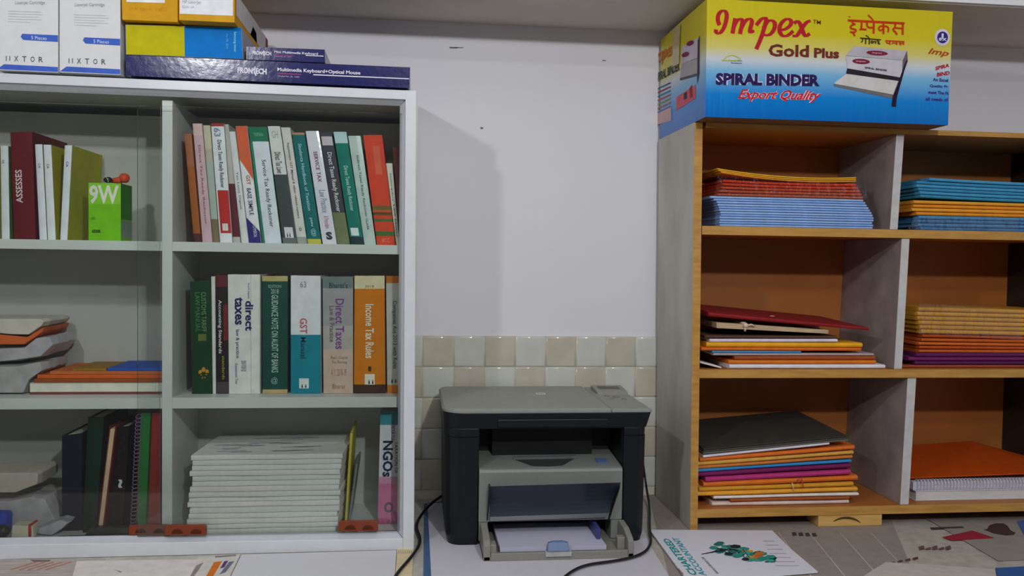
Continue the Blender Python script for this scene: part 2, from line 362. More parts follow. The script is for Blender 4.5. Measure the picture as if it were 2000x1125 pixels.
book([(709.5, 264), (746, 263.6), (772.8, 480.6), (736.5, 481)], Y1, D1, (206, 66, 40), 'thick red-orange book with green stripes near its foot', [(.64, .68, (110, 92, 44)), (.68, .72, (190, 84, 40)), (.70, .73, (104, 92, 44)), (.76, .785, (64, 104, 48)), (.875, .915, (64, 104, 48)), (.42, .10, .78, .36, (206, 92, 68))], [('IPCC', .5, .94, .975, .4, (216, 150, 130), 0, 'h')], group=G1, floor=f1)
book([(754, 319), (766, 319), (780.5, 482), (774.2, 482)], Y1, D1, (206, 200, 186), 'thin short cream pamphlet right of the red book', [], [('Company Law Notes', .5, .12, .9, .3, (80, 80, 80))], group=G1, floor=f1)
book([(767, 288), (780, 288), (789.5, 482), (781.5, 482)], Y1+.003, D1, (96, 50, 44), 'dark brown book at the frame end of the upper shelf', [], group=G1, floor=f1)

G2 = 'books standing on the middle right shelf of the glass cabinet'
Y2 = 1.80; D2 = .155; f2 = zs2[0]
book([(371, 550), (411, 547), (415, 758.5), (375, 758.5)], Y2, D2, (14, 56, 32), 'dark green book at the divider end of the middle shelf', [(.36, .47, .76, .53, (92, 104, 40))], [('CUSTOMS TARIFF', .66, .1, .45, .24, (96, 140, 84)), ('LAW MANUAL', .36, .1, .45, .24, (64, 120, 64)), ('*', .6, .76, .9, .5, (190, 130, 40), .06, 'h')], group=G2, floor=f2)
book([(412.5, 540), (420, 540), (421.6, 760), (415.6, 760)], Y2-.003, D2, (206, 208, 200), 'narrow white pamphlet between the dark green and black books', group=G2, floor=f2)
book([(421.4, 537), (444, 537), (446.5, 759), (422.6, 759)], Y2, D2, (36, 28, 30), 'black accounting standards book with red patches', [(0, .1, (96, 36, 44)), (.65, .25, 1, .55, (110, 34, 40)), (.9, 1, (70, 60, 64))], [('Accounting Standards', .34, .21, .66, .36, (220, 214, 206), .012), ('standards', .62, .68, .88, .24, (150, 150, 50))], group=G2, floor=f2)
book([(445, 536), (508.5, 536), (508.5, 760), (447.4, 760)], Y2-.002, D2, (212, 212, 206), 'thick white book with large navy lettering', [(.7, .0, .715, 1, (178, 178, 172)), (.98, 0, 1, 1, (176, 172, 130))], [('direct', .66, .22, .47, .25, (40, 36, 92), .03), ('taxes', .34, .19, .42, .26, (40, 36, 92), .03), ('law & practice', .28, .46, .70, .14, (70, 66, 110)), ('Assessment Year', .25, .74, .92, .09, (130, 130, 150)), ('2018-19 2019-20', .48, .72, .81, .16, (120, 120, 150)), ('Vinod K. Singhania', .64, .07, .2, .07, (110, 110, 140))], group=G2, floor=f2)
book([(512, 539), (562, 539), (561.6, 759), (513, 759)], Y2, D2, (16, 68, 58), 'dark teal book with cream bands at head and foot', [(0, .045, (180, 164, 110)), (.965, 1, (180, 160, 110))], [('GUIDANCE NOTE ON AUDIT OF BANKS', .5, .16, .82, .26, (170, 196, 180)), ('2018', .5, .11, .15, .3, (170, 196, 180), 0, 'h'), ('EDITION', .5, .075, .1, .5, (150, 180, 170), 0, 'h'), ('@', .48, .86, .92, .26, (140, 180, 170), 0, 'h')], group=G2, floor=f2)
book([(568, 538), (626, 538.6), (627, 758), (568, 758)], Y2-.002, D2, (212, 214, 218), 'white and turquoise manual marked GST', [(.50, 1, (10, 124, 142)), (.28, .87, .6, .955, (206, 214, 216))], [('GST', .43, .36, .49, .24, (190, 70, 90), .01), ('Manual', .42, .52, .70, .18, (20, 50, 66)), ('63', .42, .05, .10, .2, (120, 120, 130), 0, 'h'), ('ii', .44, .92, .95, .18, (60, 60, 60), 0, 'h')], group=G2, floor=f2)
book([(630, 540), (689.5, 540), (689.5, 758), (632, 758)], Y2, D2, (168, 164, 158), 'grey and dusty pink book with purple lettering', [(0, .1, (108, 122, 120)), (.1, .42, (150, 150, 150)), (.62, 1, (192, 168, 152))], [('Bharat\'s', .52, .05, .1, .6, (60, 64, 74), .01, 'h'), ('Direct Taxes', .56, .19, .62, .28, (120, 60, 140), .012), ('Law & Practice', .30, .25, .56, .16, (110, 86, 100)), ('Ravi Gupta', .54, .68, .71, .55, (120, 100, 110), 0, 'h'), ('Tax Planning', .54, .72, .75, .5, (120, 100, 110), 0, 'h'), ('A.Y. 2018-19', .52, .79, .85, .5, (150, 110, 110), 0, 'h'), ('Bharat', .52, .92, .96, .42, (140, 100, 90), 0, 'h')], group=G2, floor=f2)
book([(692.5, 538.6), (751, 538.6), (753, 758), (691.3, 758)], Y2-.002, D2, (198, 114, 6), 'amber rules book with a cream head and dark foot', [(0, .11, (206, 198, 160)), (.925, 1, (64, 40, 28)), (.34, .835, .66, .925, (220, 214, 200))], [('Income Tax Rules', .5, .24, .70, .28, (240, 226, 196), .02), ('I', .5, .77, .81, .1, (60, 40, 20), .03), ('2018', .5, .08, .1, .3, (120, 110, 80), 0, 'h'), ('ii', .54, .885, .92, .18, (50, 50, 50), 0, 'h')], group=G2, floor=f2)
book([(754, 539), (789, 539), (789, 758), (756.5, 758)], Y2, D2, (176, 174, 168), 'grey companies act book with orange ends by the frame', [(0, .06, (176, 96, 20)), (.93, 1, (190, 110, 20))], [('Companies Act 2013 with Rules', .45, .21, .79, .30, (80, 80, 84)), ('ii', .4, .88, .91, .3, (60, 60, 60), 0, 'h')], group=G2, floor=f2)

# bottom right: NGO book, journals
f3 = zfl
book([(743, 803), (781, 803), (780, 1016), (737.5, 1016)], 1.80, .15, (212, 212, 216), 'white, pink and teal book marked NGOs standing by the frame', [(0, .12, (56, 140, 150)), (.58, .64, (206, 150, 176)), (.64, 1, (206, 116, 156)), (.95, 1, (196, 80, 130))],
     [('NGOs', .42, .26, .58, .52, (24, 40, 76), .03), ('HANDBOOK FOR', .66, .06, .26, .2, (130, 60, 80)), ('TAXATION OF', .84, .27, .55, .18, (60, 60, 70)), ('O', .5, .80, .90, .5, (120, 96, 112), .05, 'h')], group=None, floor=f3, name='book')
mj = [col((226, 226, 220), .6, 1.15, scale=120, var=.03), col((220, 220, 216), .6, 1.15, scale=120, var=.03), col((228, 222, 218), .6, 1.15, scale=120, var=.03)]
def sheet(name, left, right, t, Yf, Yb, mat, label, cat, group=None, back=(0, 0), backd=None, sag=0, n=10, seed=0, zf=None, children=None, edge=None):
    """thin folded item lying flat: front edge from pixel left to right (lower edge), thickness t metres, rounded fold in front"""
    rnd = random.Random(seed); a = P(*left, Yf); c = P(*right, Yf)
    b = MB(); rr = []
    for i in range(n+1):
        s = i/n; p = a.lerp(c, s); z = p.z - sag*4*s*(1-s)
        wob = rnd.uniform(-.0004, .0004)
        bx = back[0]; bz = back[1] if backd is None else back[1]*(1-s)+backd*s
        ring = []
        for k in range(5):
            th = math.pi*(k/4-.5)
            ring.append((p.x, Yf+t/2-math.cos(th)*t/2+wob, z+t/2+math.sin(th)*t/2))
        D = Yb-Yf
        ring += [(p.x+bx, Yb, z+bz+t), (p.x+bx, Yb, z+bz)]
        rr.append(ring)
    b.rings(rr, mat, smooth=False, capm=edge)
    o = b.build(name); tag(o, label, cat, group); return o
ORD = ['topmost', 'second', 'third', 'fourth', 'fifth', 'sixth', 'seventh', 'eighth', 'ninth', 'tenth', 'eleventh', 'twelfth', 'thirteenth', 'fourteenth', 'fifteenth', 'sixteenth']
NJ = 15; zj0 = f3+.0006; zj1 = P(520, 887, 1.755).z; tj = (zj1-zj0)/NJ
for k in range(NJ):
    i = NJ-1-k; s = k/(NJ-1)
    xa = 371+2*math.sin(k*2.1)+(-2 if k < 8 else 3)+random.uniform(-2, 2); xb = 660+8*s+random.uniform(-2.5, 2.5)
    yz = zj0+tj*k; A = P(xa, 900, 1.755+random.uniform(-.004, .004)); B = P(xb, 900, 1.755)
    b = MB(); rr = []; yf = A.y; t = tj-.0003; yb = yf+.198
    for j in range(13):
        x = A.x+(B.x-A.x)*j/12; wv = .0012*math.sin(j*.9+k*1.7)*(1 if 0 < k else 0)
        ring = [(x, yf+.003-.003*math.cos(th)**.4+wv, yz+t/2+math.sin(th)*t/2) for th in [math.pi*(q/6-.5)*.999 for q in range(7)]]
        rr.append(ring+[(x+.012, yb, yz+t), (x+.012, yb, yz)])
    b.rings(rr, mj[k % 3])
    if i == 0:
        for q in range(26):                                   # grey print on the uppermost cover
            x0 = A.x+.02+random.random()*.20; y0 = yf+.02+random.random()*.15; l = .02+random.random()*.05
            b.face([(x0, y0, yz+t+.0004), (x0+l, y0+.004, yz+t+.0004), (x0+l, y0+.008, yz+t+.0004), (x0, y0+.004, yz+t+.0004)], col((150, 152, 164), .6))
    o = b.build('journal'); tag(o, 'white journal, %s from the top of the tall stack' % ORD[i] if i else 'white journal with printed cover, topmost of the tall stack', 'magazine', 'white journals stacked in the bottom of the glass cabinet')
q = [P(684, 846, 1.80), P(689, 846, 1.80), P(677, 1024, 1.80), P(673, 1024, 1.80)]; q[2].z = q[3].z = f3+.0006
b = MB(); b.prism(q, (0, .14, 0), col((196, 186, 60), .45))
tag(b.build('folder'), 'yellow-green folder leaning on the right of the journal stack', 'folder')
q = [P(695, 905, 1.83), P(699, 905, 1.83), P(684, 1018, 1.83), P(680, 1018, 1.83)]; q[2].z = q[3].z = f3+.0006
b = MB(); b.prism(q, (0, .11, 0), col((120, 124, 122), .5))
tag(b.build('folder'), 'grey folder leaning beside the yellow-green one', 'folder')

# ---- top left shelf
G3 = 'volumes on the top left shelf of the glass cabinet'
OL = (176, 170, 40)
book([(-19, 285), (-3, 285), (0, 463), (-16, 463)], Y1, D1, OL, 'olive magazine with white spine cut by the left picture edge', spine=(206, 208, 212), group=G3, floor=f1, name='magazine', cat='magazine')
book([(1, 285), (16, 285), (19, 462), (3.5, 462)], Y1, D1, (96, 120, 60), 'white-spined olive magazine left of the maroon binder', spine=(206, 208, 212), texts=[('CA', .4, .15, .19, .3, (110, 110, 120))], group=G3, floor=f1, name='magazine', cat='magazine')
book([(20, 258.7), (62.7, 257.3), (70, 464), (28, 464)], Y1-.004, .17, (96, 22, 28), 'maroon binder with white spine lettering', texts=[('ASSESSES', .33, .35, .66, .30, (214, 190, 196), .02, 'up')], group=None, floor=f1, boards=.003, name='ring_binder', cat='binder')
book([(68.5, 282), (82.5, 282), (92, 462), (77.5, 462)], Y1, D1, OL, 'white-spined magazine touching the maroon binder', spine=(210, 212, 218), texts=[('CA', .5, .2, .25, .3, (110, 110, 130))], group=G3, floor=f1, name='magazine', cat='magazine')
book([(85, 282.7), (100, 283), (109, 462), (93.6, 462)], Y1, D1, OL, 'white-spined olive magazine leaning left, second from the binder', spine=(214, 216, 222), texts=[('CA', .5, .2, .25, .3, (80, 90, 140))], group=G3, floor=f1, name='magazine', cat='magazine')
book([(126.7, 284), (141, 284), (131.5, 460), (117.5, 461)], Y1, D1, OL, 'white-spined olive magazine tilting right behind the green bulb box', spine=(212, 214, 222), texts=[('CA', .5, .17, .23, .3, (70, 80, 130))], group=G3, floor=f1, name='magazine', cat='magazine')
# 9W bulb box
Yb = 1.78; q = [P(173, 358.7, Yb), P(236, 356.5, Yb), P(236, 462.7, Yb), P(173, 464, Yb)]; q[2].z = q[3].z = f1+.0005; q[0].z = q[1].z = (q[0].z+q[1].z)/2
b = MB(); mgr = col((120, 196, 20), .4, 1.1); b.prism(q, (0, .066, 0), mgr)
e = Vector((0, -.0004, 0))
b.face([p+e for p in (bil(q, 0, .0), bil(q, 1, 0), bil(q, 1, .37), bil(q, 0, .37))], col((138, 206, 52), .4, 1.1))
b.text('9W', bil(q, .48, .2)+e*2, (q[1]-q[0])*.92, (q[0]-q[3])*.33, col((224, 236, 206), .5, 1.2), .03)
b.text('LED', bil(q, .15, .62)+e*2, (q[1]-q[0])*.14, (q[0]-q[3])*.04, col((60, 110, 30), .5, 1))
b.text('6500K', bil(q, .25, .84)+e*2, (q[1]-q[0])*.28, (q[0]-q[3])*.06, col((30, 60, 30), .5, 1), .03)
ex = Vector((.0004, 0, 0)); r4 = [q[1], q[1]+Vector((0, .066, 0)), q[2]+Vector((0, .066, 0)), q[2]]
b.face([p+ex for p in (r4[0], r4[1], bil(r4, 1, .62), bil(r4, 0, .62))], col((58, 132, 48), .5, 1.1))
b.face([p+ex for p in (bil(r4, 0, .64), bil(r4, 1, .64), bil(r4, 1, .95), bil(r4, 0, .95))], col((140, 158, 140), .5, 1.1))
tag(b.build('bulb_box'), 'bright green bulb carton marked 9W beside the olive magazines', 'box')
zt9 = q[0].z
b = MB(); mo = col((214, 78, 44), .35, 1.1); c = P(246, 352, 1.87); c.z = zt9+.012
b.ball(P(243, 348, 1.83), .0105, mo)
rr = [[P(243, 348, 1.83)+Vector((-.006-s*.022, 0, -.004-s*.002))+Vector((0, (.008-s*.004)*math.cos(a), (.008-s*.004)*math.sin(a))) for a in [2*math.pi*j/12 for j in range(12)]] for s in (0, .5, 1)]
b.rings(rr, mo, smooth=True); tag(b.build('plastic_stopper'), 'orange-red round plastic stopper lying on the green bulb carton', 'stopper')
b = MB(); b.ball(P(211, 351.5, 1.82), .008, mblk, (1.1, 1, .8)); b.tube([P(203, 348, 1.81), P(206, 344.5, 1.81), P(210, 349, 1.81), P(212, 356, 1.81)], .0006, col((190, 190, 180)))
tag(b.build('cord_knob'), 'small black knob with a pale loop on the green bulb carton', 'knob')

# ---- middle left shelf
def slabq(name, quad, Y, depth, mat, label, cat, group=None, floor=None, bev=.001, lump=0):
    q = [P(x, y, Y) for x, y in quad]
    if floor is not None:
        dz = floor+.0006-min(p.z for p in q)
        for p in q: p.z += dz
    b = MB(); b.prism(q, (0, depth, 0), mat)
    o = b.build(name, bevel=bev); return tag(o, label, cat, group)
mcl = M('clear_plastic_grey', (176, 172, 172), .25, 1.1, var=.1, scale=30, bump=.4, bscale=60)
Ym = 1.80
# book with a maroon cover lying flat
q = [P(58, 746, Ym), P(312, 744, Ym), P(312, 768, Ym), P(58, 769, Ym)]
for i, z in ((2, f2+.0005), (3, f2+.0005), (0, f2+.0235), (1, f2+.0235)): q[i].z = z
q[1].x = q[2].x = xd0-.003
root = thing('ledger', (q[2]+q[3])/2+Vector((0, .07, 0)), 'white-edged ledger with maroon cover lying under the orange folders', 'book')
b = MB(); mm = col((120, 60, 56), .5); b.prism([bil(q, 0, .82), bil(q, 1, .82), q[2], q[3]], (0, .14, 0), mm); b.prism([q[0], q[1], bil(q, 1, .05), bil(q, 0, .05)], (0, .14, 0), col((200, 190, 176), .5)); b.build('cover', root)
b = MB(); b.prism([bil(q, .0, .06)+Vector((0, .001, 0)), bil(q, 1, .06)+Vector((0, .001, 0)), bil(q, 1, .81)+Vector((0, .001, 0)), bil(q, 0, .81)+Vector((0, .001, 0))], (0, .137, 0), col((222, 218, 204), .6, 1.2)); b.build('pages', root)
zz = f2+.0241
GF = 'folders lying on the middle left shelf'
for k, (l, t, c, lb) in enumerate(((66, .0075, (150, 76, 34), 'brown-orange folder lying directly on the white-edged ledger'), (72, .008, (206, 92, 36), 'bright orange folder in the middle of the flat pile'), (96, .0065, (196, 104, 50), 'pale orange folder under the blue and gold ones'))):
    a = P(l, 700, Ym).x; b = MB(); b.box((a, Ym+.001*k, zz), (xd0-.003, Ym+.14, zz+t), col(c, .5)); tag(b.build('file_folder', bevel=.001), lb, 'folder', GF); zz += t+.0004
b = MB(); b.box((P(141, 700, Ym).x, Ym+.004, zz), (P(206, 700, Ym).x, Ym+.12, zz+.005), col((150, 110, 30), .5)); tag(b.build('file_folder'), 'small gold-brown folder on the orange pile', 'folder', GF)
b = MB(); b.box((P(208, 700, Ym).x, Ym+.003, zz), (xd0-.004, Ym+.13, zz+.006), col((40, 84, 180), .5)); tag(b.build('file_folder', bevel=.001), 'blue folder on top of the orange pile by the divider', 'folder', GF)
# lumpy bundles at the picture edge
def bundle(name, pts, Y, depth, mat, label, cat, floor=None, seed=1, amp=.003, group=None):
    rnd = random.Random(seed); q = [P(x, y, Y) for x, y in pts]
    if floor is not None:
        dz = floor+.0008-min(p.z for p in q)
        for p in q: p.z += dz
    zlo = min(p.z for p in q)
    b = MB(); rr = []
    cc = sum(q, Vector())/len(q)
    for j in range(7):
        s = j/6; k = .93 if j in (0, 6) else 1
        rr.append([Vector((cc.x+(p.x-cc.x)*k+rnd.uniform(-amp, amp), Y+depth*s, max(zlo, cc.z+(p.z-cc.z)*k+rnd.uniform(-amp, amp)*.5))) for p in q])
    b.rings(rr, mat); return tag(b.build(name, bevel=.0015), label, cat, group)
z0 = f2
bundle('paper_bundle', [(-70, 770), (-70, 716), (30, 714), (84, 706), (88, 722), (56, 742), (44, 770)], 1.80, .13, mcl, 'grey plastic-wrapped paper bundle lowest on the left of the middle shelf', 'bundle', floor=f2, seed=3)
bundle('paper_bundle', [(-70, 713), (-70, 682), (50, 679), (70, 660), (98, 655), (107, 672), (84, 696), (30, 706)], 1.80, .13, M('crinkled_polythene', (186, 180, 184), .2, 1.1, var=.12, scale=30, bump=.5, bscale=50), 'crinkled pale bundle under the orange packet at the left edge', 'bundle', seed=4)
bundle('packet', [(-70, 675), (-70, 648), (20, 656), (55, 659), (88, 638), (86, 647), (66, 662), (48, 674)], 1.80, .13, col((204, 96, 44), .4), 'orange packet in the bundle pile at the left picture edge', 'packet', seed=5, amp=.0015)
bundle('paper_stack', [(-70, 646), (-70, 622), (84, 622), (90, 628), (84, 637), (58, 655), (20, 654)], 1.80, .13, col((198, 190, 178), .5), 'beige folded papers on top of the orange packet', 'papers', seed=6, amp=.001)

# ---- bottom left shelf
G4 = 'binders and notebooks on the bottom left shelf'
book([(121, 851), (160, 846), (160, 1006), (121, 1009)], 1.80, .13, (22, 24, 40), 'navy-black binder leftmost in the dark row', group=G4, floor=f3, name='ring_binder', cat='binder', boards=.003)
book([(172, 815), (203, 815), (187, 1018), (161.5, 1018)], 1.785, .15, (16, 42, 32), 'dark bottle green binder right of the navy-black one', group=G4, floor=f3, name='ring_binder', cat='binder', boards=.003)
# diary showing its cream page edge
q = [P(214, 836, 1.775), P(226, 836, 1.775), P(200, 1006, 1.775), P(189, 1006, 1.775)]; q[2].z = q[3].z = f3+.0005
root = thing('diary', (q[2]+q[3])/2+Vector((0, .06, 0)), 'maroon diary showing cream page edges, leaning to the right', 'diary', G4)
b = MB(); mm = col((100, 26, 30), .4); b.prism([bil(q, -.05, -.02), bil(q, .12, -.02), bil(q, .12, 1), bil(q, -.05, 1)], (0, .14, 0), mm); b.prism([bil(q, .88, -.02), bil(q, 1.15, -.02), bil(q, 1.15, 1), bil(q, .88, 1)], (0, .14, 0), mm); b.build('cover', root)
b = MB(); b.prism([bil(q, .13, .01)+Vector((0, .001, 0)), bil(q, .87, .01)+Vector((0, .001, 0)), bil(q, .87, .985)+Vector((0, .001, 0)), bil(q, .13, .985)+Vector((0, .001, 0))], (0, .135, 0), col((214, 186, 150), .6, 1.15)); b.build('pages', root)
book([(232, 834), (252, 832), (239, 1014), (210, 1014)], 1.785, .15, (28, 14, 18), 'black book with a white mark beside the maroon diary', texts=[('~', .62, .5, .58, .5, (206, 206, 210), .05)], group=G4, floor=f3)
q = [P(268, 806, 1.78), P(294, 806, 1.78), P(284, 1020, 1.78), P(256, 1020, 1.78)]; q[2].z = q[3].z = f3+.0005
root = thing('spiral_notebook', (q[2]+q[3])/2+Vector((0, .07, 0)), 'green spiral notebook standing between black and red books', 'notebook', G4)
b = MB(); b.prism([bil(q, .30, 0), bil(q, 1, 0), bil(q, 1, 1), bil(q, .30, 1)], (0, .15, 0), col((34, 116, 46), .45)); b.build('cover', root)
b = MB()
for k in range(30):
    c = bil(q, .16, .03+.94*k/29); b.tube([c+Vector((.006*math.cos(a), -.002, .0035*math.sin(a)))+Vector((0, .004*math.sin(a), 0)) for a in [2*math.pi*j/8 for j in range(9)]], .0009, col((120, 116, 150), .3), 5)
b.build('wire_coil', root)
book([(297, 806), (313, 806), (313, 1022), (288, 1022)], 1.78, .15, (150, 40, 30), 'red-brown book standing against the divider', group=G4, floor=f3)
# clutter
bundle('flat_carton', [(-70, 964), (-70, 924), (70, 922), (77, 926), (76, 946), (30, 964)], 1.80, .10, col((184, 172, 160), .5), 'beige flat carton at the left edge of the bottom shelf', 'carton', seed=8, amp=.001)
bundle('paper_bundle', [(-70, 1020), (-70, 968), (20, 968), (60, 958), (90, 964), (112, 1000), (118, 1020)], 1.82, .10, M('crumpled_paper', (186, 182, 184), .6, 1.1, var=.12, scale=30, bump=.4, bscale=50), 'crumpled grey papers beneath the beige carton', 'papers', floor=f3, seed=9)
bundle('plastic_pouch', [(-40, 1012), (-40, 968), (8, 968), (13, 974), (10, 1008)], 1.775, .03, col((34, 70, 190), .35), 'blue pouch under the beige carton at the picture edge', 'pouch', floor=f3, seed=10, amp=.001)
b = MB(); c = P(44, 1034, 1.765); c.z = f3+.001
b.prism([(c.x-.020, 1.762, c.z), (c.x+.022, 1.762, c.z), (c.x+.020, 1.762, c.z+.022), (c.x-.018, 1.762, c.z+.024)], (0, .03, 0), col((216, 208, 186), .5)); b.box((c.x+.012, 1.7612, c.z), (c.x+.018, 1.793, c.z+.0245), col((190, 44, 40), .5))
tag(b.build('paper_packet', bevel=.001), 'small cream packet with a red band near the front of the bottom shelf', 'packet')
b = MB(); c = P(4, 1032, 1.765); c.z = f3+.0135; b.ball(c, .013, mblk, (1.2, 1, 1)); tag(b.build('black_knob'), 'round black object at the picture edge on the bottom shelf', 'knob')
bundle('plastic_bag', [(70, 1034), (74, 1024), (100, 1014), (118, 1006), (136, 1010), (120, 1026), (100, 1038)], 1.765, .05, M('milky_polythene', (188, 186, 192), .2, 1.1, var=.1, bump=.4, bscale=60), 'crumpled milky plastic bag in front of the navy-black binder', 'bag', floor=f3, seed=12, amp=.002)
b = MB(); q = [P(165, 1042, 1.757), P(178, 1028, 1.757), P(250, 1027, 1.757), P(250, 1043, 1.757)]; dz = f3+.0006-min(p.z for p in q)
for p in q: p.z += dz
q[3].z = q[0].z
b.prism(q, (0, .018, 0), M('dark_grey_plastic', (52, 50, 54), .4, 1)); tag(b.build('pencil_case', bevel=.001), 'dark grey narrow case lying before the green spiral notebook', 'case')

# ------------------------------------------------------------------ boxes on top of the left cabinet
def carton(name, quad, Y, depth, mat, label="", floor=None):
    q = [P(x, y, Y) for x, y in quad]; b = MB()
    if floor: q[2].z = q[3].z = floor
    b = MB(); b.prism(q, (0, depth, 0), mat); return b, q, Vector((0, -.0005, 0))
mwb = col((206, 206, 208), .4, 1.15, var=.02)
mbl = col((64, 98, 190), .45, 1.1)
GW = 'white cartons on top of the glass cabinet'
for k, (x0, x1, y, lb) in enumerate(((-6, 113.5, 140, 'white carton with a blue bar, at the left picture edge'), (116.5, 235, 144.5, 'white carton with a blue bar, next to the orange boxes'))):
    top = -26
    b, q, e = carton('carton', [(x0, top), (x1, top+3), (x1, y+1.5), (x0, y-3.5)], 1.715, .12, mwb, lb)
    def U(px, py): return P(px, py, 1.715)+e
    xo = x0+6 if k == 0 else x0
    b.face([U(x1-70, 66+7*k), U(x1-.3, 69+7*k), U(x1-.3, 82+7*k), U(x1-68, 78+7*k), U(x1-73, 72+7*k)], mbl)
    b.text('5 Pieces', P(x1-37, 74.5+7*k, 1.715)+e*2, P(x1-22, 76, 1.715)-P(x1-52, 74.5, 1.715), (0, 0, .0065), col((200, 210, 240), .5))
    b.face([U(x0+.3, y-4.5-.5), U(x0+14, y-16+1.5), U(x1-.3, y-9), U(x1-.3, y+0.5)], mbl)
    for j, s in enumerate('11 X T O R'.split()):
        xx = (x0 if k else 4)+(22 if k else 12)+j*16; b.text(s, U(xx, y-26+j*.6)+e, P(xx+8, 0, 1.715)-P(xx, 0, 1.715), (0, 0, .010 if j else .009), col((70, 70, 74), .6))
    for j in range(5):
        yy = 22+j*5+7*k; l = (64, 68, 60, 66, 44)[j]; xx = (x0 if k else 0)+(28 if k else 16); b.face([U(xx, yy-.8), U(xx+l, yy+1.2), U(xx+l, yy+2.4), U(xx, yy+.4)], col((178, 178, 182), .6))
    xx = (x0 if k else 0)+34; b.text('Laserjet Cartridge', U(xx+25, 6+4*k)+e, P(xx+58, 0, 1.715)-P(xx, 0, 1.715), (0, 0, .008), col((150, 150, 156), .6))
    tag(b.build('carton', bevel=.001), lb, 'box', GW)
# blue keyboard boxes
mnavy = M('navy_gloss_card', (18, 20, 92), .2, 1.0, var=.06, scale=8, bump=.13, bscale=90, spec=.6)
mwt = col((216, 214, 236), .5, 1.15)
YK = 1.716
b, q, e = carton('keyboard_box', [(245, 107.5), (801, 131.5), (799.5, 172), (246, 147.5)], YK, .33, mnavy, '')
def U(px, py, y=YK): return P(px, py, y)+e
def T(b, s, x0, y0, x1, y1, h, m, bold=.01, shear=0, Y=YK):
    a = P(x0, y0, Y); c = P(x1, y1, Y); b.text(s, (a+c)/2+e*1.6, c-a, (0, 0, h), m, bold, shear)
def frontech(b, x0, y0, x1, y1, h, Y):
    w_ = x1-x0; dy = y1-y0
    T(b, 'FRON', x0, y0, x0+w_*.52, y0+dy*.52, h, mwt, .05, 0, Y); T(b, 'ECH', x0+w_*.62, y0+dy*.62, x1, y1, h, mwt, .05, 0, Y)
    k = h*1656/Y; OFS[0] = 0; f = lambda x, y: P(x, y, Y-OFS[0])+e*1.6
    xm = x0+w_*.575; ym = y0+dy*.575
    b.stroke([(xm-k*.35, ym-k*.05), (xm+k*.1, ym-k*.5), (xm+k*.15, ym-k*.8)], k*.2, mwt, f); b.stroke([(xm+k*.12, ym-k*.6), (xm-k*.05, ym+k*.2), (xm+k*.35, ym+k*.85)], k*.22, mwt, f)
frontech(b, 464, 137, 521, 140, .0115, YK)
T(b, 'Multimedia Keyboard+Optical Mouse', 542, 136.5, 704, 143.5, .009, mwt, .025)
b.face([U(612, 145), U(799, 153), U(799, 155), U(612, 147)], mwt)
b.face([U(543, 142.5), U(588, 144.5), U(588, 146.5), U(543, 144.5)], col((150, 60, 110), .5))
T(b, 'Model No. JIL 1682', 543, 149, 585, 151, .004, col((170, 150, 200), .5))
tag(b.build('keyboard_box', bevel=.0008), 'long navy keyboard box lying along the cabinet top edge', 'box')
YM = 1.722
b, q, e = carton('keyboard_box', [(481, 91), (634, 96.8), (635, 122.5), (481, 116)], YM, .17, mnavy, '')
frontech(b, 493, 103, 530, 105, .0075, YM)
T(b, 'Mini Multimedia Keyboard', 536, 102, 621, 106, .006, mwt, .02, 0, YM)
b.face([U(597, 107.5, YM), U(632, 109, YM), U(632, 110.6, YM), U(597, 109, YM)], mwt)
b.face([U(537, 107, YM), U(575, 108.8, YM), U(575, 110, YM), U(537, 108.4, YM)], col((150, 60, 110), .5))
T(b, 'Model No. JIL 1675', 537, 110.6, 568, 111.8, .003, col((170, 150, 200), .5), 0, 0, YM)
tag(b.build('keyboard_box', bevel=.0008), 'short navy mini keyboard box on top of the long one', 'box')
# yellow and blue box
YY = 1.722
b, q, e = carton('carton', [(245, 48), (471, 53.5), (475, 115.5), (246, 106.5)], YY, .20, col((150, 152, 160), .5))
b.face([U(246, 48.5, YY), U(360, 51.5, YY), U(361, 110, YY), U(247, 106, YY)], col((200, 190, 14), .5, 1.0))
b.face([U(360.3, 51.5, YY), U(470.7, 54, YY), U(474.5, 115, YY), U(361.3, 110.2, YY)], col((6, 122, 208), .5, 1.0))
b.text('Samsung toner', U(459, 82, YY)+e, P(459, 102, YY)-P(459, 62, YY), P(465, 0, YY)-P(459, 0, YY), col((130, 200, 240), .5), .02)
b.text('For ML 1610', U(444, 81, YY)+e, P(444, 94, YY)-P(444, 66, YY), P(448, 0, YY)-P(444, 0, YY), col((110, 180, 230), .5))
tag(b.build('carton', bevel=.001), 'half yellow, half blue carton on the long navy box', 'box')
# orange cartons
zyb = max(q[0].z, q[1].z)+.0004
mor = col((214, 158, 30), .5, 1.0, var=.05)
GO = 'orange cartons on the yellow and blue carton'
b, q, e = carton('carton', [(237, -24), (347.5, -22), (347.5, 46), (239, 41)], 1.705, .32, mor, floor=zyb)
b.face([P(247, -22, 1.705)+e, P(322, -21, 1.705)+e, P(322, 6, 1.705)+e, P(247, 4, 1.705)+e], col((216, 216, 222), .5))
b.text('ink tank refill', P(290, 17, 1.705)+e, P(326, 18, 1.705)-P(252, 16, 1.705), (0, 0, .008), col((196, 130, 20), .5))
tag(b.build('carton', bevel=.001), 'orange carton with white panel, left of its pair', 'box', GO)
b, q, e = carton('carton', [(349.5, -22), (458, -18), (458, 52.5), (349.5, 46.5)], 1.690, .37, mor, floor=zyb)
b.face([P(351, -20, 1.69)+e, P(455, -17, 1.69)+e, P(455, 31, 1.69)+e, P(351, 27, 1.69)+e], col((214, 214, 222), .5))
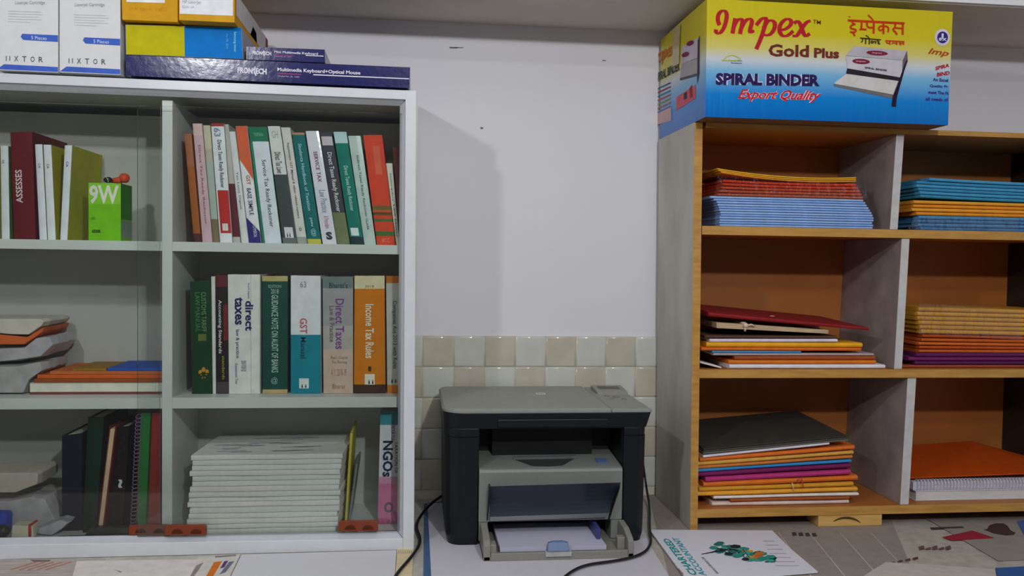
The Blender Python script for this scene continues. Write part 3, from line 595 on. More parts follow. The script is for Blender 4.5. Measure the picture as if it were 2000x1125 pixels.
b.text('HP LaserJet', P(375, 5, 1.69)+e*2, P(392, 6, 1.69)-P(356, 4, 1.69), (0, 0, .008), col((150, 150, 170), .5)); b.text('Q2612A', P(368, 14, 1.69)+e*2, P(380, 14, 1.69)-P(356, 13, 1.69), (0, 0, .005), col((160, 160, 180), .5))
xs = q[1].x+.0005
def side(u, v): return Vector((xs, 1.69+.37*u, q[2].z+(q[1].z-q[2].z)*v))
b.face([side(.04, .3), side(.9, .3), side(.9, 1), side(.04, 1)], col((196, 190, 190), .5))
b.face([side(.42, .3), side(.62, .3), side(.6, .62), side(.5, .7)], col((206, 146, 56), .5)); b.face([side(.92, .02), side(.99, .02), side(.99, .98), side(.92, .98)], col((110, 70, 96), .5))
tag(b.build('carton', bevel=.001), 'orange carton with large white label, right of its pair', 'box', GO)

# ------------------------------------------------------------------ right cabinet: open pigeonholes
RF = 1.80; RB = 2.06
mwood = M('ochre_wood_edge', (196, 148, 74), .45, 1.0, var=.10, scale=14, stretch=(2, 2, 9), rgb2=(178, 128, 60))
mwoodh = M('ochre_wood_edge_flat', (196, 148, 74), .45, 1.0, var=.10, scale=14, stretch=(1, 2, 8), rgb2=(178, 130, 62))
mply = M('brown_ply_back', (176, 106, 48), .5, 1.0, var=.06, scale=6)
mgrey = M('worn_grey_laminate', (160, 146, 144), .6, 1.0, var=.10, scale=12, rgb2=(132, 120, 120))
mside = M('worn_white_laminate', (200, 196, 186), .5, 1.0, scale=10, rgb2=(178, 172, 160), stretch=(1, 1, .5))
mdk = M('dark_brown_laminate', (44, 34, 28), .5, 1.0)
xa0 = P(1353, 640, RF).x; xa1 = P(1369, 640, RF).x; xE = P(2118, 600, RF).x; xE2 = xE+.018
ztR = P(1372, 239, RF).z; ztR0 = P(1372, 249, RF).z
zA = P(1600, 445.5, RF).z, P(1600, 462, RF).z; zB = P(1550, 721.5, RF).z, P(1550, 738, RF).z; zC = P(1500, 992, RF).z, P(1500, 1008.5, RF).z
rc = thing('pigeonhole_cabinet', ((xa0+xE2)/2, 1.93, TOP), 'open ochre wooden shelf unit with grey dividers full of folders', 'cabinet')
b = MB(); b.prism([P(1356, 239, RF), P(1372.5, 239, RF), Vector((P(1362.5, 1030, RF).x, RF, zb+.0015)), Vector((P(1348, 1030, RF).x, RF, zb+.0015))], (0, .27, 0), mside, front=mwood)
b.build('side_panel', rc)
b = MB(); b.box((xE, RF, zb+.0015), (xE2, RF+.27, ztR), mdk); b.build('side_panel', rc)
b = MB(); b.box((xa1+.0015, RF+.0005, ztR0), (xE, RF+.27, ztR), mply)
b.box((xa1+.0015, RF-.0005, ztR0), (xE, RF+.0005, ztR), mwoodh); b.build('top_board', rc)
for za, zc in (zA, zB, zC):
    b = MB(); b.box((P(1367, 640, RF).x, RF+.0005, zc), (xE-.0003, RB, za), mply); b.box((P(1367, 640, RF).x, RF-.0008, zc), (xE-.0003, RF+.0005, za), mwoodh); b.build('shelf', rc)
b = MB(); b.box((P(1369, 640, RF).x, RB, zC[1]), (xE-.0003, RB+.008, ztR0), mply); b.build('back_panel', rc)
mwe = M('divider_front_edge', (204, 200, 200), .5, 1.0, var=.06)
for (x0, x1, za, zc) in ((1744, 1759.5, ztR0, zA[0]), (1753.5, 1769, zA[1], zB[0]), (1765, 1782, zB[1], zC[0])):
    ym = (za+zc)/2; py = {0: 360, 1: 595, 2: 865}[(1744, 1753.5, 1765).index(x0)]
    lean = -4.5
    q = [P(x0+4, py, RF+.003), P(x1+4, py, RF+.003), P(x1-3.5, py, RF+.003), P(x0-3.5, py, RF+.003)]
    q[0].z = q[1].z = za-.0003; q[2].z = q[3].z = zc+.0003
    b = MB(); b.prism(q, (0, RB-RF-.004, 0), mgrey, front=mwe); b.build('divider', rc, bevel=.0008)
b = MB(); a = P(1599, 1020, RF); c = P(1723, 1020, RF)
b.box((a.x, RF+.002, zb+.0015), (c.x, RF+.06, zC[1]-.0003), M('pale_wood_block', (214, 174, 104), .5, 1.0, scale=10, stretch=(1, 1, 8), rgb2=(200, 158, 88)))
cc = P(1658, 1020, RF+.0012)
b.stroke([(-34, 2), (-22, 8), (-4, 10), (14, 6), (26, -2)], lambda t, d: 5*math.sin(math.pi*min(max(t, .05), .95)), col((92, 66, 40), .6, 1), lambda x, y: cc+Vector((x*.0011, 0, y*.0011)))
b.build('foot_block', rc)

# ------------------------------------------------------------------ folders in the pigeonholes
def folder(x0, y0, x1, y1, t, Y, depth, c, label, group, sag=0, back=0, bx=0, lift=None, papers=False, name='file_folder', cat='folder', rough=.5, curve=None):
    """folder lying flat with its folded edge in front; (x0,y0)-(x1,y1) = its lower front edge in the photo"""
    m = c if not isinstance(c, tuple) else col(c, rough, 1.25)
    a = P(x0, y0, Y); d = P(x1, y1, Y); n = 12; rr = []
    for i in range(n+1):
        s = i/n; p = a.lerp(d, s); z = p.z-sag*4*s*(1-s)
        if curve: z += curve(s)
        ring = [(p.x, Y+t/2-math.cos(th)*t/2+.0006*math.sin(s*9+y0), z+t/2+math.sin(th)*t/2) for th in [math.pi*(q/4-.5) for q in range(5)]]
        rr.append(ring+[(p.x+bx, Y+depth, z+back+t), (p.x+bx, Y+depth, z+back)])
    b = MB(); b.rings(rr, m); return tag(b.build(name), label, cat, group)
PXM = lambda Y: Y/1656                                        # metres per photo pixel at depth Y
YA = 1.815
# stack of pale blue folders: upper left pigeonhole
nb = 12; zt_, zb_ = P(1540, 385.5, YA).z, zA[0]+.0006; st = (zt_-zb_)/nb
lx = [1385, 1392, 1398, 1400, 1402, 1403, 1405, 1406, 1404, 1405, 1404, 1405]; rx = [1683, 1687, 1690, 1694, 1697, 1700, 1702, 1704, 1704, 1702, 1704, 1703]
def flat(x0, x1, z, t, Y, depth, c, label, group, bx=0, tilt=0, wav=0, ph=0, name='file_folder', rough=.5, cat='folder', curve=None, back=0):
    m = c if not isinstance(c, tuple) else col(c, rough, 1.25)
    xa = max(P(x0, 500, Y).x, .6275); xb = min(P(x1, 500, Y).x, xE-.004); n = 12; rr = []
    for i in range(n+1):
        s = i/n; x = xa+(xb-xa)*s; zz_ = z+tilt*s+(curve(s) if curve else 0)
        yo = wav*math.sin(s*7+ph)
        ring = [(x, Y+yo+t/2-math.cos(th)*t/2, zz_+t/2+math.sin(th)*t/2) for th in [math.pi*(q/4-.5) for q in range(5)]]
        rr.append(ring+[(x+bx, Y+depth, zz_+back+t), (x+bx, Y+depth, zz_+back)])
    b = MB(); b.rings(rr, m); return tag(b.build(name), label, cat, group)
blues = [(140, 172, 222), (128, 164, 216), (148, 178, 224)]
for k in range(nb):
    i = nb-1-k
    flat(lx[i], rx[i], zb_+st*k, st-.0007, YA+.0008*(k % 3), .225, blues[k % 3], 'pale blue folder, %s from the top of the sky blue stack' % ORD[i] if i else 'pale blue folder, topmost of the sky blue stack', 'pale blue folders on the upper left shelf of the wooden unit', wav=.0005, ph=k)
# orange pack in clear plastic with yellow folders above
zo = zt_+.0004; to = .0056
curveY = lambda s: .011*(1-s)**3-.0*s+.004*(s-.5)**2
for k in range(5):
    cv = (lambda kk: (lambda s: .0022*kk*(.7*(1-s)**2+.5*s**2)))(k)
    flat((1400, 1403, 1406, 1409, 1409)[k], (1682, 1680, 1677, 1672, 1668)[k], zo+k*(to+.0005)-.0, to, YA+.002, .22, ((188, 92, 66), (190, 84, 56), (196, 76, 44), (206, 66, 30), (206, 60, 24))[k], 'orange-red folder in clear plastic, %s above the sky blue stack' % ('first', 'second', 'third', 'fourth', 'fifth')[k], 'orange-red folders packed in clear plastic', curve=cv)
zy = zo+5*(to+.0005)+.0002
for k in range(3):
    cv = lambda s: .0022*4*(.7*(1-s)**2+.5*s**2)+.010*(1-s)**2*1.0+.0055*(abs(s-.5)*2)**2*.6
    flat((1405, 1400, 1397)[k], 1668, zy+k*.0038, .0027, YA, .215, ((222, 150, 50), (226, 158, 44), (230, 170, 50))[k], 'yellow folder with curled corner, %s of three on the orange pack' % ('lowest', 'middle', 'topmost')[k], 'yellow folders on the orange pack', curve=cv)
mclear = bpy.data.materials.new('clear_film'); mclear.use_nodes = True; nt = mclear.node_tree; nt.nodes.clear()
out = nt.nodes.new('ShaderNodeOutputMaterial'); tr = nt.nodes.new('ShaderNodeBsdfTransparent'); tr.inputs[0].default_value = (.93, .92, .93, 1)
gl = nt.nodes.new('ShaderNodeBsdfGlossy'); gl.inputs['Roughness'].default_value = .12; mx = nt.nodes.new('ShaderNodeMixShader'); mx.inputs[0].default_value = .10
tcx = nt.nodes.new('ShaderNodeTexCoord'); n2 = nt.nodes.new('ShaderNodeTexNoise'); n2.inputs['Scale'].default_value = 60; bp = nt.nodes.new('ShaderNodeBump'); bp.inputs['Strength'].default_value = .9; bp.inputs['Distance'].default_value = .004
nt.links.new(tcx.outputs['Object'], n2.inputs['Vector']); nt.links.new(n2.outputs[0], bp.inputs['Height']); nt.links.new(bp.outputs[0], gl.inputs['Normal'])
nt.links.new(tr.outputs[0], mx.inputs[1]); nt.links.new(gl.outputs[0], mx.inputs[2]); nt.links.new(mx.outputs[0], out.inputs[0])
def film(pts, Y, Y2, label, seed):
    rnd = random.Random(seed); b = MB(); q = [P(x, y, Y) for x, y in pts]; rr = []
    for j in range(2):
        rr.append([Vector((p.x, Y+(Y2-Y)*j, p.z)) for p in q])
    # front flap with crinkles
    k = 16; n = len(pts)
    lo, hi = [P(x, y, Y) for x, y in pts[:2]], [P(x, y, Y) for x, y in pts[2:4]][::-1]
    rows = []
    for r in range(6):
        v = r/5; rows.append([lo[0].lerp(lo[1], i/k)*(1-v)+hi[0].lerp(hi[1], i/k)*v+Vector((0, rnd.uniform(-.002, .0003), 0)) for i in range(k+1)])
    b.rings(rows, mclear, cap=False, closed=False, smooth=True)
    return tag(b.build('plastic_wrap'), label, 'plastic wrap')
film([(1396, 381), (1694, 388), (1690, 362), (1400, 342)], YA-.005, 2.0, 'clear plastic wrap over the orange-red folders', 3)
# upper right pigeonhole
YR = 1.825
GA = 'blue folders in the upper right pigeonhole'
za = zA[0]+.0006
tops = (P(1880, 422, YR).z, P(1880, 392, YR).z, P(1880, 352, YR).z)
def pile(n, z0, z1, x0s, x1, Y, depth, cols, lab, group, tilt=0, wav=.0006, curve=None, rough=.5, tilt0=0):
    s_ = (z1-z0)/n
    for k in range(n):
        i = n-1-k
        flat(x0s[k % len(x0s)]+random.uniform(-2, 2), x1+random.uniform(-2, 2), z0+s_*k, s_-.0007-abs(tilt)/n, Y+random.uniform(0, .003), depth, cols[k % len(cols)], lab % (ORD[i]), group, tilt=tilt0+tilt*(k+1)/n, wav=wav, ph=k*1.3, curve=curve, rough=rough)
pile(4, za, tops[0], (1796, 1793, 1792, 1794), 2090, YR, .22, [(60, 120, 170), (70, 134, 184)], 'blue folder in clear plastic, %s of the lowest blue bundle', 'blue folders in the lowest bundle, upper right pigeonhole', rough=.25)
pile(4, tops[0], tops[1], (1786, 1780, 1783, 1782), 2092, YR, .22, [(216, 138, 40), (222, 152, 52)], 'amber folder, %s of the amber bundle between blue bundles', 'amber folders in the upper right pigeonhole', tilt=-.002)
cvb = lambda s: .005*(1-s)**2
pile(6, tops[1]+.0005, tops[2], (1796, 1792, 1788, 1786, 1784, 1812), 2088, YR, .22, [(58, 132, 170), (70, 146, 186)], 'teal blue folder, %s of the upper blue bundle', 'teal blue folders in the upper right pigeonhole', tilt0=-.002, curve=cvb)
film([(1772, 449), (1996, 454), (1996, 426), (1786, 424)], YR-.006, 2.0, 'clear plastic wrap over the lowest blue bundle', 5)

# middle left pigeonhole
YB = 1.815; GB = 'mixed folders in the middle left pigeonhole'
zq = zB[0]+.0006
def px2z(x, y, Y=YB): return P(x, y, Y).z
flat(1430, 1736, zq, .0088, YB-.008, .22, (212, 210, 224), 'white paper sheaf at the bottom of the middle left pile', GB, wav=.001, name='paper_sheaf', cat='papers')
flat(1368, 1414, zq, .004, YB-.006, .10, (206, 202, 200), 'white curled paper by the left post under the pile', None, curve=lambda s: .012*(1-s), name='paper_sheaf', cat='papers')
z = zq+.0094
for (l, r_x, t, c, lb) in ((1428, 1717, .0085, (206, 112, 30), 'orange folder just above the white paper sheaf'), (1440, 1716, .0095, (150, 74, 36), 'brown folder holding loose papers, above the lower orange one'), (1398, 1712, .0052, (168, 150, 150), 'grey folder over the brown one'), (1396, 1570, .0048, (64, 132, 186), 'short blue folder in the middle left pile')):
    flat(l, r_x, z, t, YB+random.uniform(0, .003), .22, c, lb, GB, wav=.0008, ph=l); z += t+.0005
flat(1374, 1688, z, .0075, YB, .22, (206, 104, 34), 'orange folder under the yellow one in the middle left pile', GB, wav=.0008); z += .008
flat(1384, 1690, z, .0105, YB-.002, .22, (218, 158, 34), 'bright yellow folder in the middle left pile', GB, wav=.0008); z += .011
flat(1390, 1641, z, .0068, YB, .20, (206, 196, 222), 'lilac white papers on the bright yellow folder', GB, wav=.001, tilt=.001, name='paper_sheaf', cat='papers'); z += .0085
flat(1380, 1640, z, .006, YB+.003, .2, (84, 58, 46), 'dark brown folder under the string-tied bundle', GB, wav=.0008); z += .0065
# tied bundle
root = thing('paper_bundle', P(1500, 645, YB), 'beige paper bundle tied with string under the maroon folder', 'bundle')
b = MB(); q = [P(1399, 630, YB), P(1618, 645, YB), P(1618, 652, YB), P(1400, 641, YB)]; dz = z-min(p.z for p in q[2:]); q = [p+Vector((0, 0, max(dz, 0)+.0004)) for p in q]
b.prism(q, (0, .19, 0), M('stacked_paper_edge', (196, 168, 136), .7, 1.1, var=.15, scale=60, stretch=(.3, 1, 8))); b.build('paper_block', root)
b = MB(); c = bil(q, .25, .5); mstr = col((206, 180, 158), .8)
b.tube([c+Vector((.0, .06, .008)), c+Vector((0, -.001, .008)), c+Vector((0, -.004, 0)), c+Vector((0, -.001, -.009))], .0028, mstr)
b.ball(c+Vector((0, -.005, .004)), .0055, mstr); b.tube([c+Vector((0, -.005, .003)), c+Vector((.012, -.008, .006)), c+Vector((.02, -.006, .002))], .002, mstr); b.build('string', root)
# maroon folder sloping over the pile
b = MB(); mmr = col((140, 34, 38), .45, 1.1)
fl = P(1383, 618, YB); fr_ = P(1696, 645, YB); zmn = q[0].z
fl.z = max(fl.z, q[0].z+.003); n = 12; rr = []
for i in range(n+1):
    s = i/n; p = fl.lerp(fr_, s); t = .006+.004*(1-s)
    ring = [(p.x, YB-.003+t/2-math.cos(th)*t/2, p.z+t/2+math.sin(th)*t/2) for th in [math.pi*(q_/4-.5) for q_ in range(5)]]
    rr.append(ring+[(p.x-.012, YB+.21, p.z+t+.012), (p.x-.012, YB+.21, p.z+.012)])
b.rings(rr, mmr); c = fl.lerp(fr_, .42)+Vector((0, .03, .0115))
b.box((c.x, c.y, c.z), (c.x+.009, c.y+.006, c.z+.001), col((206, 190, 186), .6))
tag(b.build('file_folder'), 'maroon red folder sloping on top of the middle left pile', 'folder', GB)

# middle right pigeonhole
zq = zB[0]+.0006
def py2z(y): return P(1880, y, YR).z
pile(1, zq, py2z(713), (1770,), 2090, YR, .22, [(160, 72, 48)], 'brown-orange folder, %s and only one under the purple folders', 'folders in the middle right pigeonhole')
pile(3, py2z(713), py2z(689), (1792, 1780, 1796), 2090, YR, .22, [(84, 30, 76), (110, 38, 92), (92, 34, 84)], 'purple folder, %s of the purple bundle in the middle right pigeonhole', 'purple folders in the middle right pigeonhole')
pile(5, py2z(689), py2z(652), (1802, 1800, 1798, 1806, 1808), 2092, YR, .22, [(186, 90, 34), (176, 78, 30), (196, 100, 40)], 'orange folder, %s of the orange bundle above purple folders', 'orange folders in the middle right pigeonhole', tilt=-.006)
pile(6, py2z(652)+.0004, py2z(600), (1803, 1800, 1797, 1796, 1796, 1798), 2090, YR-.002, .22, [(206, 152, 52), (196, 142, 48)], 'yellow ochre folder, %s of the wrapped yellow bundle', 'yellow ochre folders in the middle right pigeonhole', tilt0=-.006, rough=.3)
film([(1794, 652), (1996, 664), (1996, 606), (1794, 592)], YR-.008, 2.0, 'clear plastic wrap over the yellow ochre bundle', 8)

# bottom left pigeonhole: the pile rises to the right
GC = 'mixed folders in the bottom left pigeonhole'; z = zC[0]+.0006; YC = 1.815
lay = [(1402, 1672, .0062, 0, (206, 186, 180), 'pale paper sheaf at the bottom of the lower left pile', 1),
       (1438, 1672, .0055, .0005, (150, 78, 40), 'brown folder just above the bottom paper sheaf', 0),
       (1405, 1690, .0042, .001, (214, 206, 200), 'crumpled white sheet sticking out of the lower left pile', 1),
       (1366, 1688, .0065, .0025, (214, 150, 50), 'yellow-orange folder low in the lower left pile', 0),
       (1376, 1680, .0068, .0032, (196, 140, 46), 'mustard folder in the lower left pile', 0),
       (1384, 1688, .0085, .0048, (204, 106, 38), 'orange folder just under the magenta folders', 0),
       (1388, 1674, .0078, .006, (170, 50, 112), 'pink-magenta folder with a raised front fold', 0),
       (1367, 1672, .0075, .0075, (110, 30, 80), 'dark magenta folder under the blue one', 0),
       (1368, 1674, .0048, .0085, (52, 130, 190), 'blue folder in the lower left pile', 0),
       (1372, 1676, .0052, .0095, (190, 112, 50), 'dull orange folder above the blue one', 0),
       (1372, 1678, .0055, .0105, (196, 150, 70), 'olive-yellow folder in the upper part of the lower left pile', 0),
       (1376, 1680, .0065, .0118, (206, 104, 40), 'orange folder below the grey folders', 0),
       (1382, 1630, .0042, .0128, (206, 200, 210), 'white papers under the grey folders', 1)]
tl = 0
hl = P(1377, 889, YC).z-z; ft = hl/sum(q_[2]+.0006 for q_ in lay); ftl = (P(1660, 863, YC).z-P(1377, 889, YC).z)/.0128
for (l, r_x, t, tilt, c, lb, pap) in lay:
    t = (t+.0006)*ft-.0006; tilt *= ftl
    flat(l, r_x, z, t, YC+random.uniform(0, .004), .215, c, lb, GC, tilt=tilt, wav=.001, ph=l, name='paper_sheaf' if pap else 'file_folder', cat='papers' if pap else 'folder'); z += t+.0006; tl = tilt
b = MB(); b.tube([P(1557, 941, YC-.006), P(1560, 934, YC-.006), P(1566, 936, YC-.006), P(1569, 952, YC-.006)], .0012, col((206, 60, 90), .6)); tag(b.build('ribbon'), 'pink tie ribbon hanging off the magenta folder', 'ribbon')
b = MB(); b.tube([P(1547, 943, YC-.004), P(1549, 950, YC-.004), P(1551, 958, YC-.004)], .001, col((206, 190, 150), .6)); tag(b.build('string'), 'short cream string on the orange folder under the magenta ones', 'string')
ga, gc = P(1377, 884, YC), P(1657, 854, YC); gd, gb = P(1558, 804, YC+.2), P(1360, 838, YC+.2)
ga.z = max(ga.z, z+.0125); ga.x = gb.x = max(ga.x-.004, .6275); ga.z += .001; gc.z += .0045; gd.z += .003
gn = (gc-ga).cross(gd-ga); gb.z = ga.z-(gn.x*(gb.x-ga.x)+gn.y*(gb.y-ga.y))/gn.z
for k, t in enumerate((.0032, .0030, .0030)):
    m = col(((104, 100, 94), (78, 74, 68), (60, 56, 51))[k], .6, 1.1); dzk = -.0112+.0044*k; xs_ = -.0015*k
    pts = [ga+Vector((0, 0, dzk)), gc+Vector((xs_, 0, dzk-.001)), gd+Vector((xs_, 0, dzk)), gb+Vector((0, 0, dzk))]
    b = MB(); b.rings([pts, [p+Vector((0, 0, t)) for p in pts]], m); tag(b.build('file_folder', bevel=.0006), '%s grey folder on the lower left pile' % ('lowest', 'middle', 'topmost dark')[k], 'folder', GC)

# bottom right pigeonhole
YD = 1.83; z = zC[0]+.0006
b = MB(); x0 = P(1792, 900, YD).x; x1 = xE-.006; zt_b = P(1900, 957, YD).z
root = thing('bound_report', ((x0+x1)/2, YD+.1, z), 'thick white bound report under the spiral report', 'report')
b.box((x0, YD+.002, z+.0012), (x1, YD+.212, zt_b-.001), col((200, 200, 200), .5, 1.15, scale=80, stretch=(.3, 1, 10))); b.build('pages', root)
b = MB(); b.box((x0-.003, YD, zt_b-.0009), (x1, YD+.215, zt_b), col((206, 204, 210), .4)); b.box((x0-.003, YD, z), (x1, YD+.215, z+.001), col((190, 190, 190), .4)); b.build('cover', root)
root = thing('spiral_report', ((x0+x1)/2, YD+.1, zt_b), 'white spiral-bound report on the thick white report', 'report')
zs_ = P(1900, 941, YD).z
b = MB(); b.box((x0-.004, YD+.008, zt_b+.0006), (x1, YD+.215, zs_), col((196, 192, 206), .5, 1.15)); b.build('pages', root)
b = MB(); n = 46; rad = (zs_-zt_b)/2+.0035; mc = col((206, 204, 216), .3, 1.1)
for k in range(n):
    x = x0+.003+(x1-x0-.006)*k/(n-1); c = Vector((x, YD+.006, (zs_+zt_b)/2+.0032))
    b.tube([c+Vector((.001*math.sin(a), -rad*.8*math.cos(a), rad*math.sin(a))) for a in [math.pi*2*j/10 for j in range(11)]], .0010, mc, 5)
b.build('spiral_coil', root)
b = MB(); zo = zs_+.0012+.004
pts = [P(1776, 935, YD+.012), P(2070, 924, YD+.012), P(2004, 893, 1.955), P(1897, 863, 2.052), P(1768, 872, 2.052)]
for p in pts: p.z = max(p.z, zo); p.x = min(max(p.x, x0-.012), xE-.004)
b.rings([[Vector(p) for p in pts], [Vector(p)+Vector((0, 0, .003)) for p in pts]], col((190, 76, 18), .45, 1.0))
tag(b.build('file_folder', bevel=.0006), 'wide orange folder on the spiral report in the bottom right pigeonhole', 'folder')

# ------------------------------------------------------------------ spiral binder carton on the right cabinet
YI = 1.735; YIb = 2.07; zi0 = ztR+.0008
A, B_, Cc, D_ = P(1381, 0, YI), P(1861, 20, YI), P(1852, 231, YI), P(1378, 221, YI)
Cc.z = D_.z = zi0; zi1 = P(1620, 10, YI).z; A.z = zi1+.001; B_.z = zi1-.001
mi_ = bpy.data.materials.new('printed_carton_gradient'); mi_.use_nodes = True; nt = mi_.node_tree; bs = nt.nodes['Principled BSDF']
tcx = nt.nodes.new('ShaderNodeTexCoord'); sx = nt.nodes.new('ShaderNodeSeparateXYZ'); rp = nt.nodes.new('ShaderNodeValToRGB'); mrr = nt.nodes.new('ShaderNodeMapRange')
mrr.inputs[1].default_value = 0; mrr.inputs[2].default_value = zi1-zi0
nt.links.new(tcx.outputs['Object'], sx.inputs[0]); nt.links.new(sx.outputs['Z'], mrr.inputs[0]); nt.links.new(mrr.outputs[0], rp.inputs[0]); nt.links.new(rp.outputs[0], bs.inputs['Base Color'])
els = rp.color_ramp.elements; stops = [(0, (0, 104, 186)), (.20, (8, 126, 206)), (.40, (120, 178, 214)), (.50, (198, 204, 212)), (.60, (208, 196, 110)), (.74, (204, 188, 30)), (1, (200, 184, 24))]
while len(els) < len(stops): els.new(.5)
for e_, (p_, c_) in zip(els, stops): e_.position = p_; e_.color = (*[min(v*1.05, .88) for v in lin(c_)], 1)
bs.inputs['Roughness'].default_value = .25; bs.inputs['Specular IOR Level'].default_value = .3
wv = nt.nodes.new('ShaderNodeTexNoise'); wv.inputs['Scale'].default_value = 30; mp = nt.nodes.new('ShaderNodeMapping'); mp.inputs['Scale'].default_value = (1.6, 1, .15)
nt.links.new(tcx.outputs['Object'], mp.inputs[0]); nt.links.new(mp.outputs[0], wv.inputs['Vector']); bp = nt.nodes.new('ShaderNodeBump'); bp.inputs['Strength'].default_value = .35; bp.inputs['Distance'].default_value = .003
nt.links.new(wv.outputs[0], bp.inputs['Height']); nt.links.new(bp.outputs[0], bs.inputs['Normal'])
mkraft = col((136, 96, 66), .8, 1.0)
root = thing('spiral_binder_carton', ((A.x+B_.x)/2, 1.9, zi0), 'large yellow and blue carton printed SPIRAL BINDER on the wooden unit', 'box')
b = MB(); b.prism([A, B_, Cc, D_], (0, YIb-YI, 0), mi_)
b.bm.faces.ensure_lookup_table()
for f in b.bm.faces:
    if abs(f.calc_center_median().z-zi0) < .001: f.material_index = b.mi(mkraft)
OFS[0] = 0
fm = lambda zx, zy: P(1260+zx/4.167, zy/4.167, YI-.0006-OFS[0])
fm5 = lambda zx, zy: P(1560+zx/4.167, zy/4.167, YI-.0006-OFS[0])
mred = col((176, 26, 40), .4, 1.15); mhin = col((196, 50, 20), .4, 1.1); mbrn = col((110, 44, 34), .4, 1.1); mnv = col((40, 24, 84), .4, 1.1); mpink = col((220, 180, 206), .4, 1.15)
nib = lambda t, d: 15+20*abs(d.y)
for s_ in ([(606, 205), (588, 160), (600, 105), (640, 80), (668, 110), (660, 170), (640, 235), (604, 276), (574, 262), (580, 240)],
           [(735, 148), (722, 210), (712, 272)], [(715, 235), (745, 165), (785, 150), (795, 180), (782, 230), (772, 276)], [(780, 235), (812, 170), (852, 148), (874, 172), (856, 230), (852, 268), (888, 250)],
           [(905, 205), (948, 150), (990, 142), (978, 200), (948, 300), (905, 400)], [(962, 230), (1000, 165), (1046, 168), (1062, 205), (1040, 262), (1000, 290), (950, 278)],
           [(1098, 246), (1150, 236), (1192, 196), (1186, 158), (1144, 152), (1100, 196), (1090, 250), (1116, 294), (1160, 292), (1206, 252)],
           [(1212, 190), (1240, 166), (1268, 200), (1284, 260), (1306, 300), (1340, 272)], [(1346, 168), (1312, 180), (1270, 240), (1234, 296), (1200, 290)]):
    b.stroke(s_, nib, mred, fm)
def TI(s, x0, y0, x1, y1, h, m, bold=.02, shear=0, o=.0008):
    a = P(x0, y0, YI-o); c = P(x1, y1, YI-o); b.text(s, (a+c)/2, c-a, (0, 0, h*PXM(YI)), m, bold, shear)
TI('TM', 1588, 42, 1603, 44, 8, mbrn, .01)
TI('Gold', 1501, 98, 1580, 100, 25, mbrn, .03); TI('Plus', 1590, 103, 1639, 105, 20, mbrn, .04)
mwh = col((196, 206, 230), .4, 1.15)
for o_, m_, bo in ((.0007, mwh, .10), (.0012, mnv, .05)): TI('SPIRAL BINDER', 1398, 154, 1601, 157, 24, m_, bo, 0, o_)
for o_, m_, bo in ((.0007, col((236, 190, 196), .4, 1.15), .06), (.0012, col((196, 34, 50), .4, 1.1), .02)): TI('Export Quality', 1444, 186, 1601, 189, 25, m_, bo, .08, o_)
# Hindi lettering drawn as pen strokes
for s_, wd in (([(400, 166), (520, 172), (862, 190)], 15), ([(440, 168), (438, 192), (462, 196)], 12), ([(462, 196), (430, 204), (418, 226), (440, 236), (468, 240), (462, 262), (430, 262), (418, 258)], 12), ([(440, 262), (450, 278), (456, 294)], 12), ([(412, 140), (414, 134)], 14),
               ([(512, 174), (512, 232), (496, 244)], 12), ([(500, 236), (552, 240)], 12), ([(556, 176), (556, 216), (580, 226), (608, 222)], 12), ([(612, 178), (610, 272)], 13), ([(612, 176), (590, 144), (564, 122)], 10),
               ([(690, 184), (690, 276)], 13), ([(690, 214), (664, 210), (648, 232), (664, 252), (690, 232)], 11), ([(690, 214), (716, 212), (734, 230), (726, 262)], 11),
               ([(786, 188), (786, 222), (764, 240), (790, 262), (800, 282)], 12), ([(786, 226), (846, 232)], 11), ([(848, 190), (846, 282)], 13)):
    b.stroke(s_, wd*1.2, mhin, fm5)
mgn = col((60, 50, 26), .4, 1.0)
for s_, wd, m_ in (([(500, 308), (600, 318), (670, 324)], 8, mgn), ([(520, 312), (520, 336), (508, 344)], 8, mgn), ([(546, 312), (544, 358)], 9, mgn), ([(576, 316), (574, 360)], 9, mgn), ([(576, 314), (560, 294), (546, 288)], 7, mgn),
                   ([(606, 336), (592, 330), (588, 346), (600, 352), (612, 338), (628, 334), (626, 356)], 8, mgn), ([(648, 322), (636, 334), (660, 340), (640, 352), (664, 358)], 8, mgn),
                   ([(706, 330), (860, 338)], 8, mhin), ([(714, 332), (716, 350), (740, 352)], 8, mhin), ([(742, 332), (742, 364)], 8, mhin), ([(776, 350), (764, 344), (760, 360)], 7, mhin), ([(776, 350), (790, 346), (796, 362)], 7, mhin), ([(800, 336), (799, 364)], 8, mhin), ([(824, 338), (818, 354), (834, 368)], 7, mhin), ([(824, 350), (852, 352)], 7, mhin), ([(855, 338), (853, 366)], 8, mhin)):
    b.stroke(s_, wd*1.1, m_, fm5)
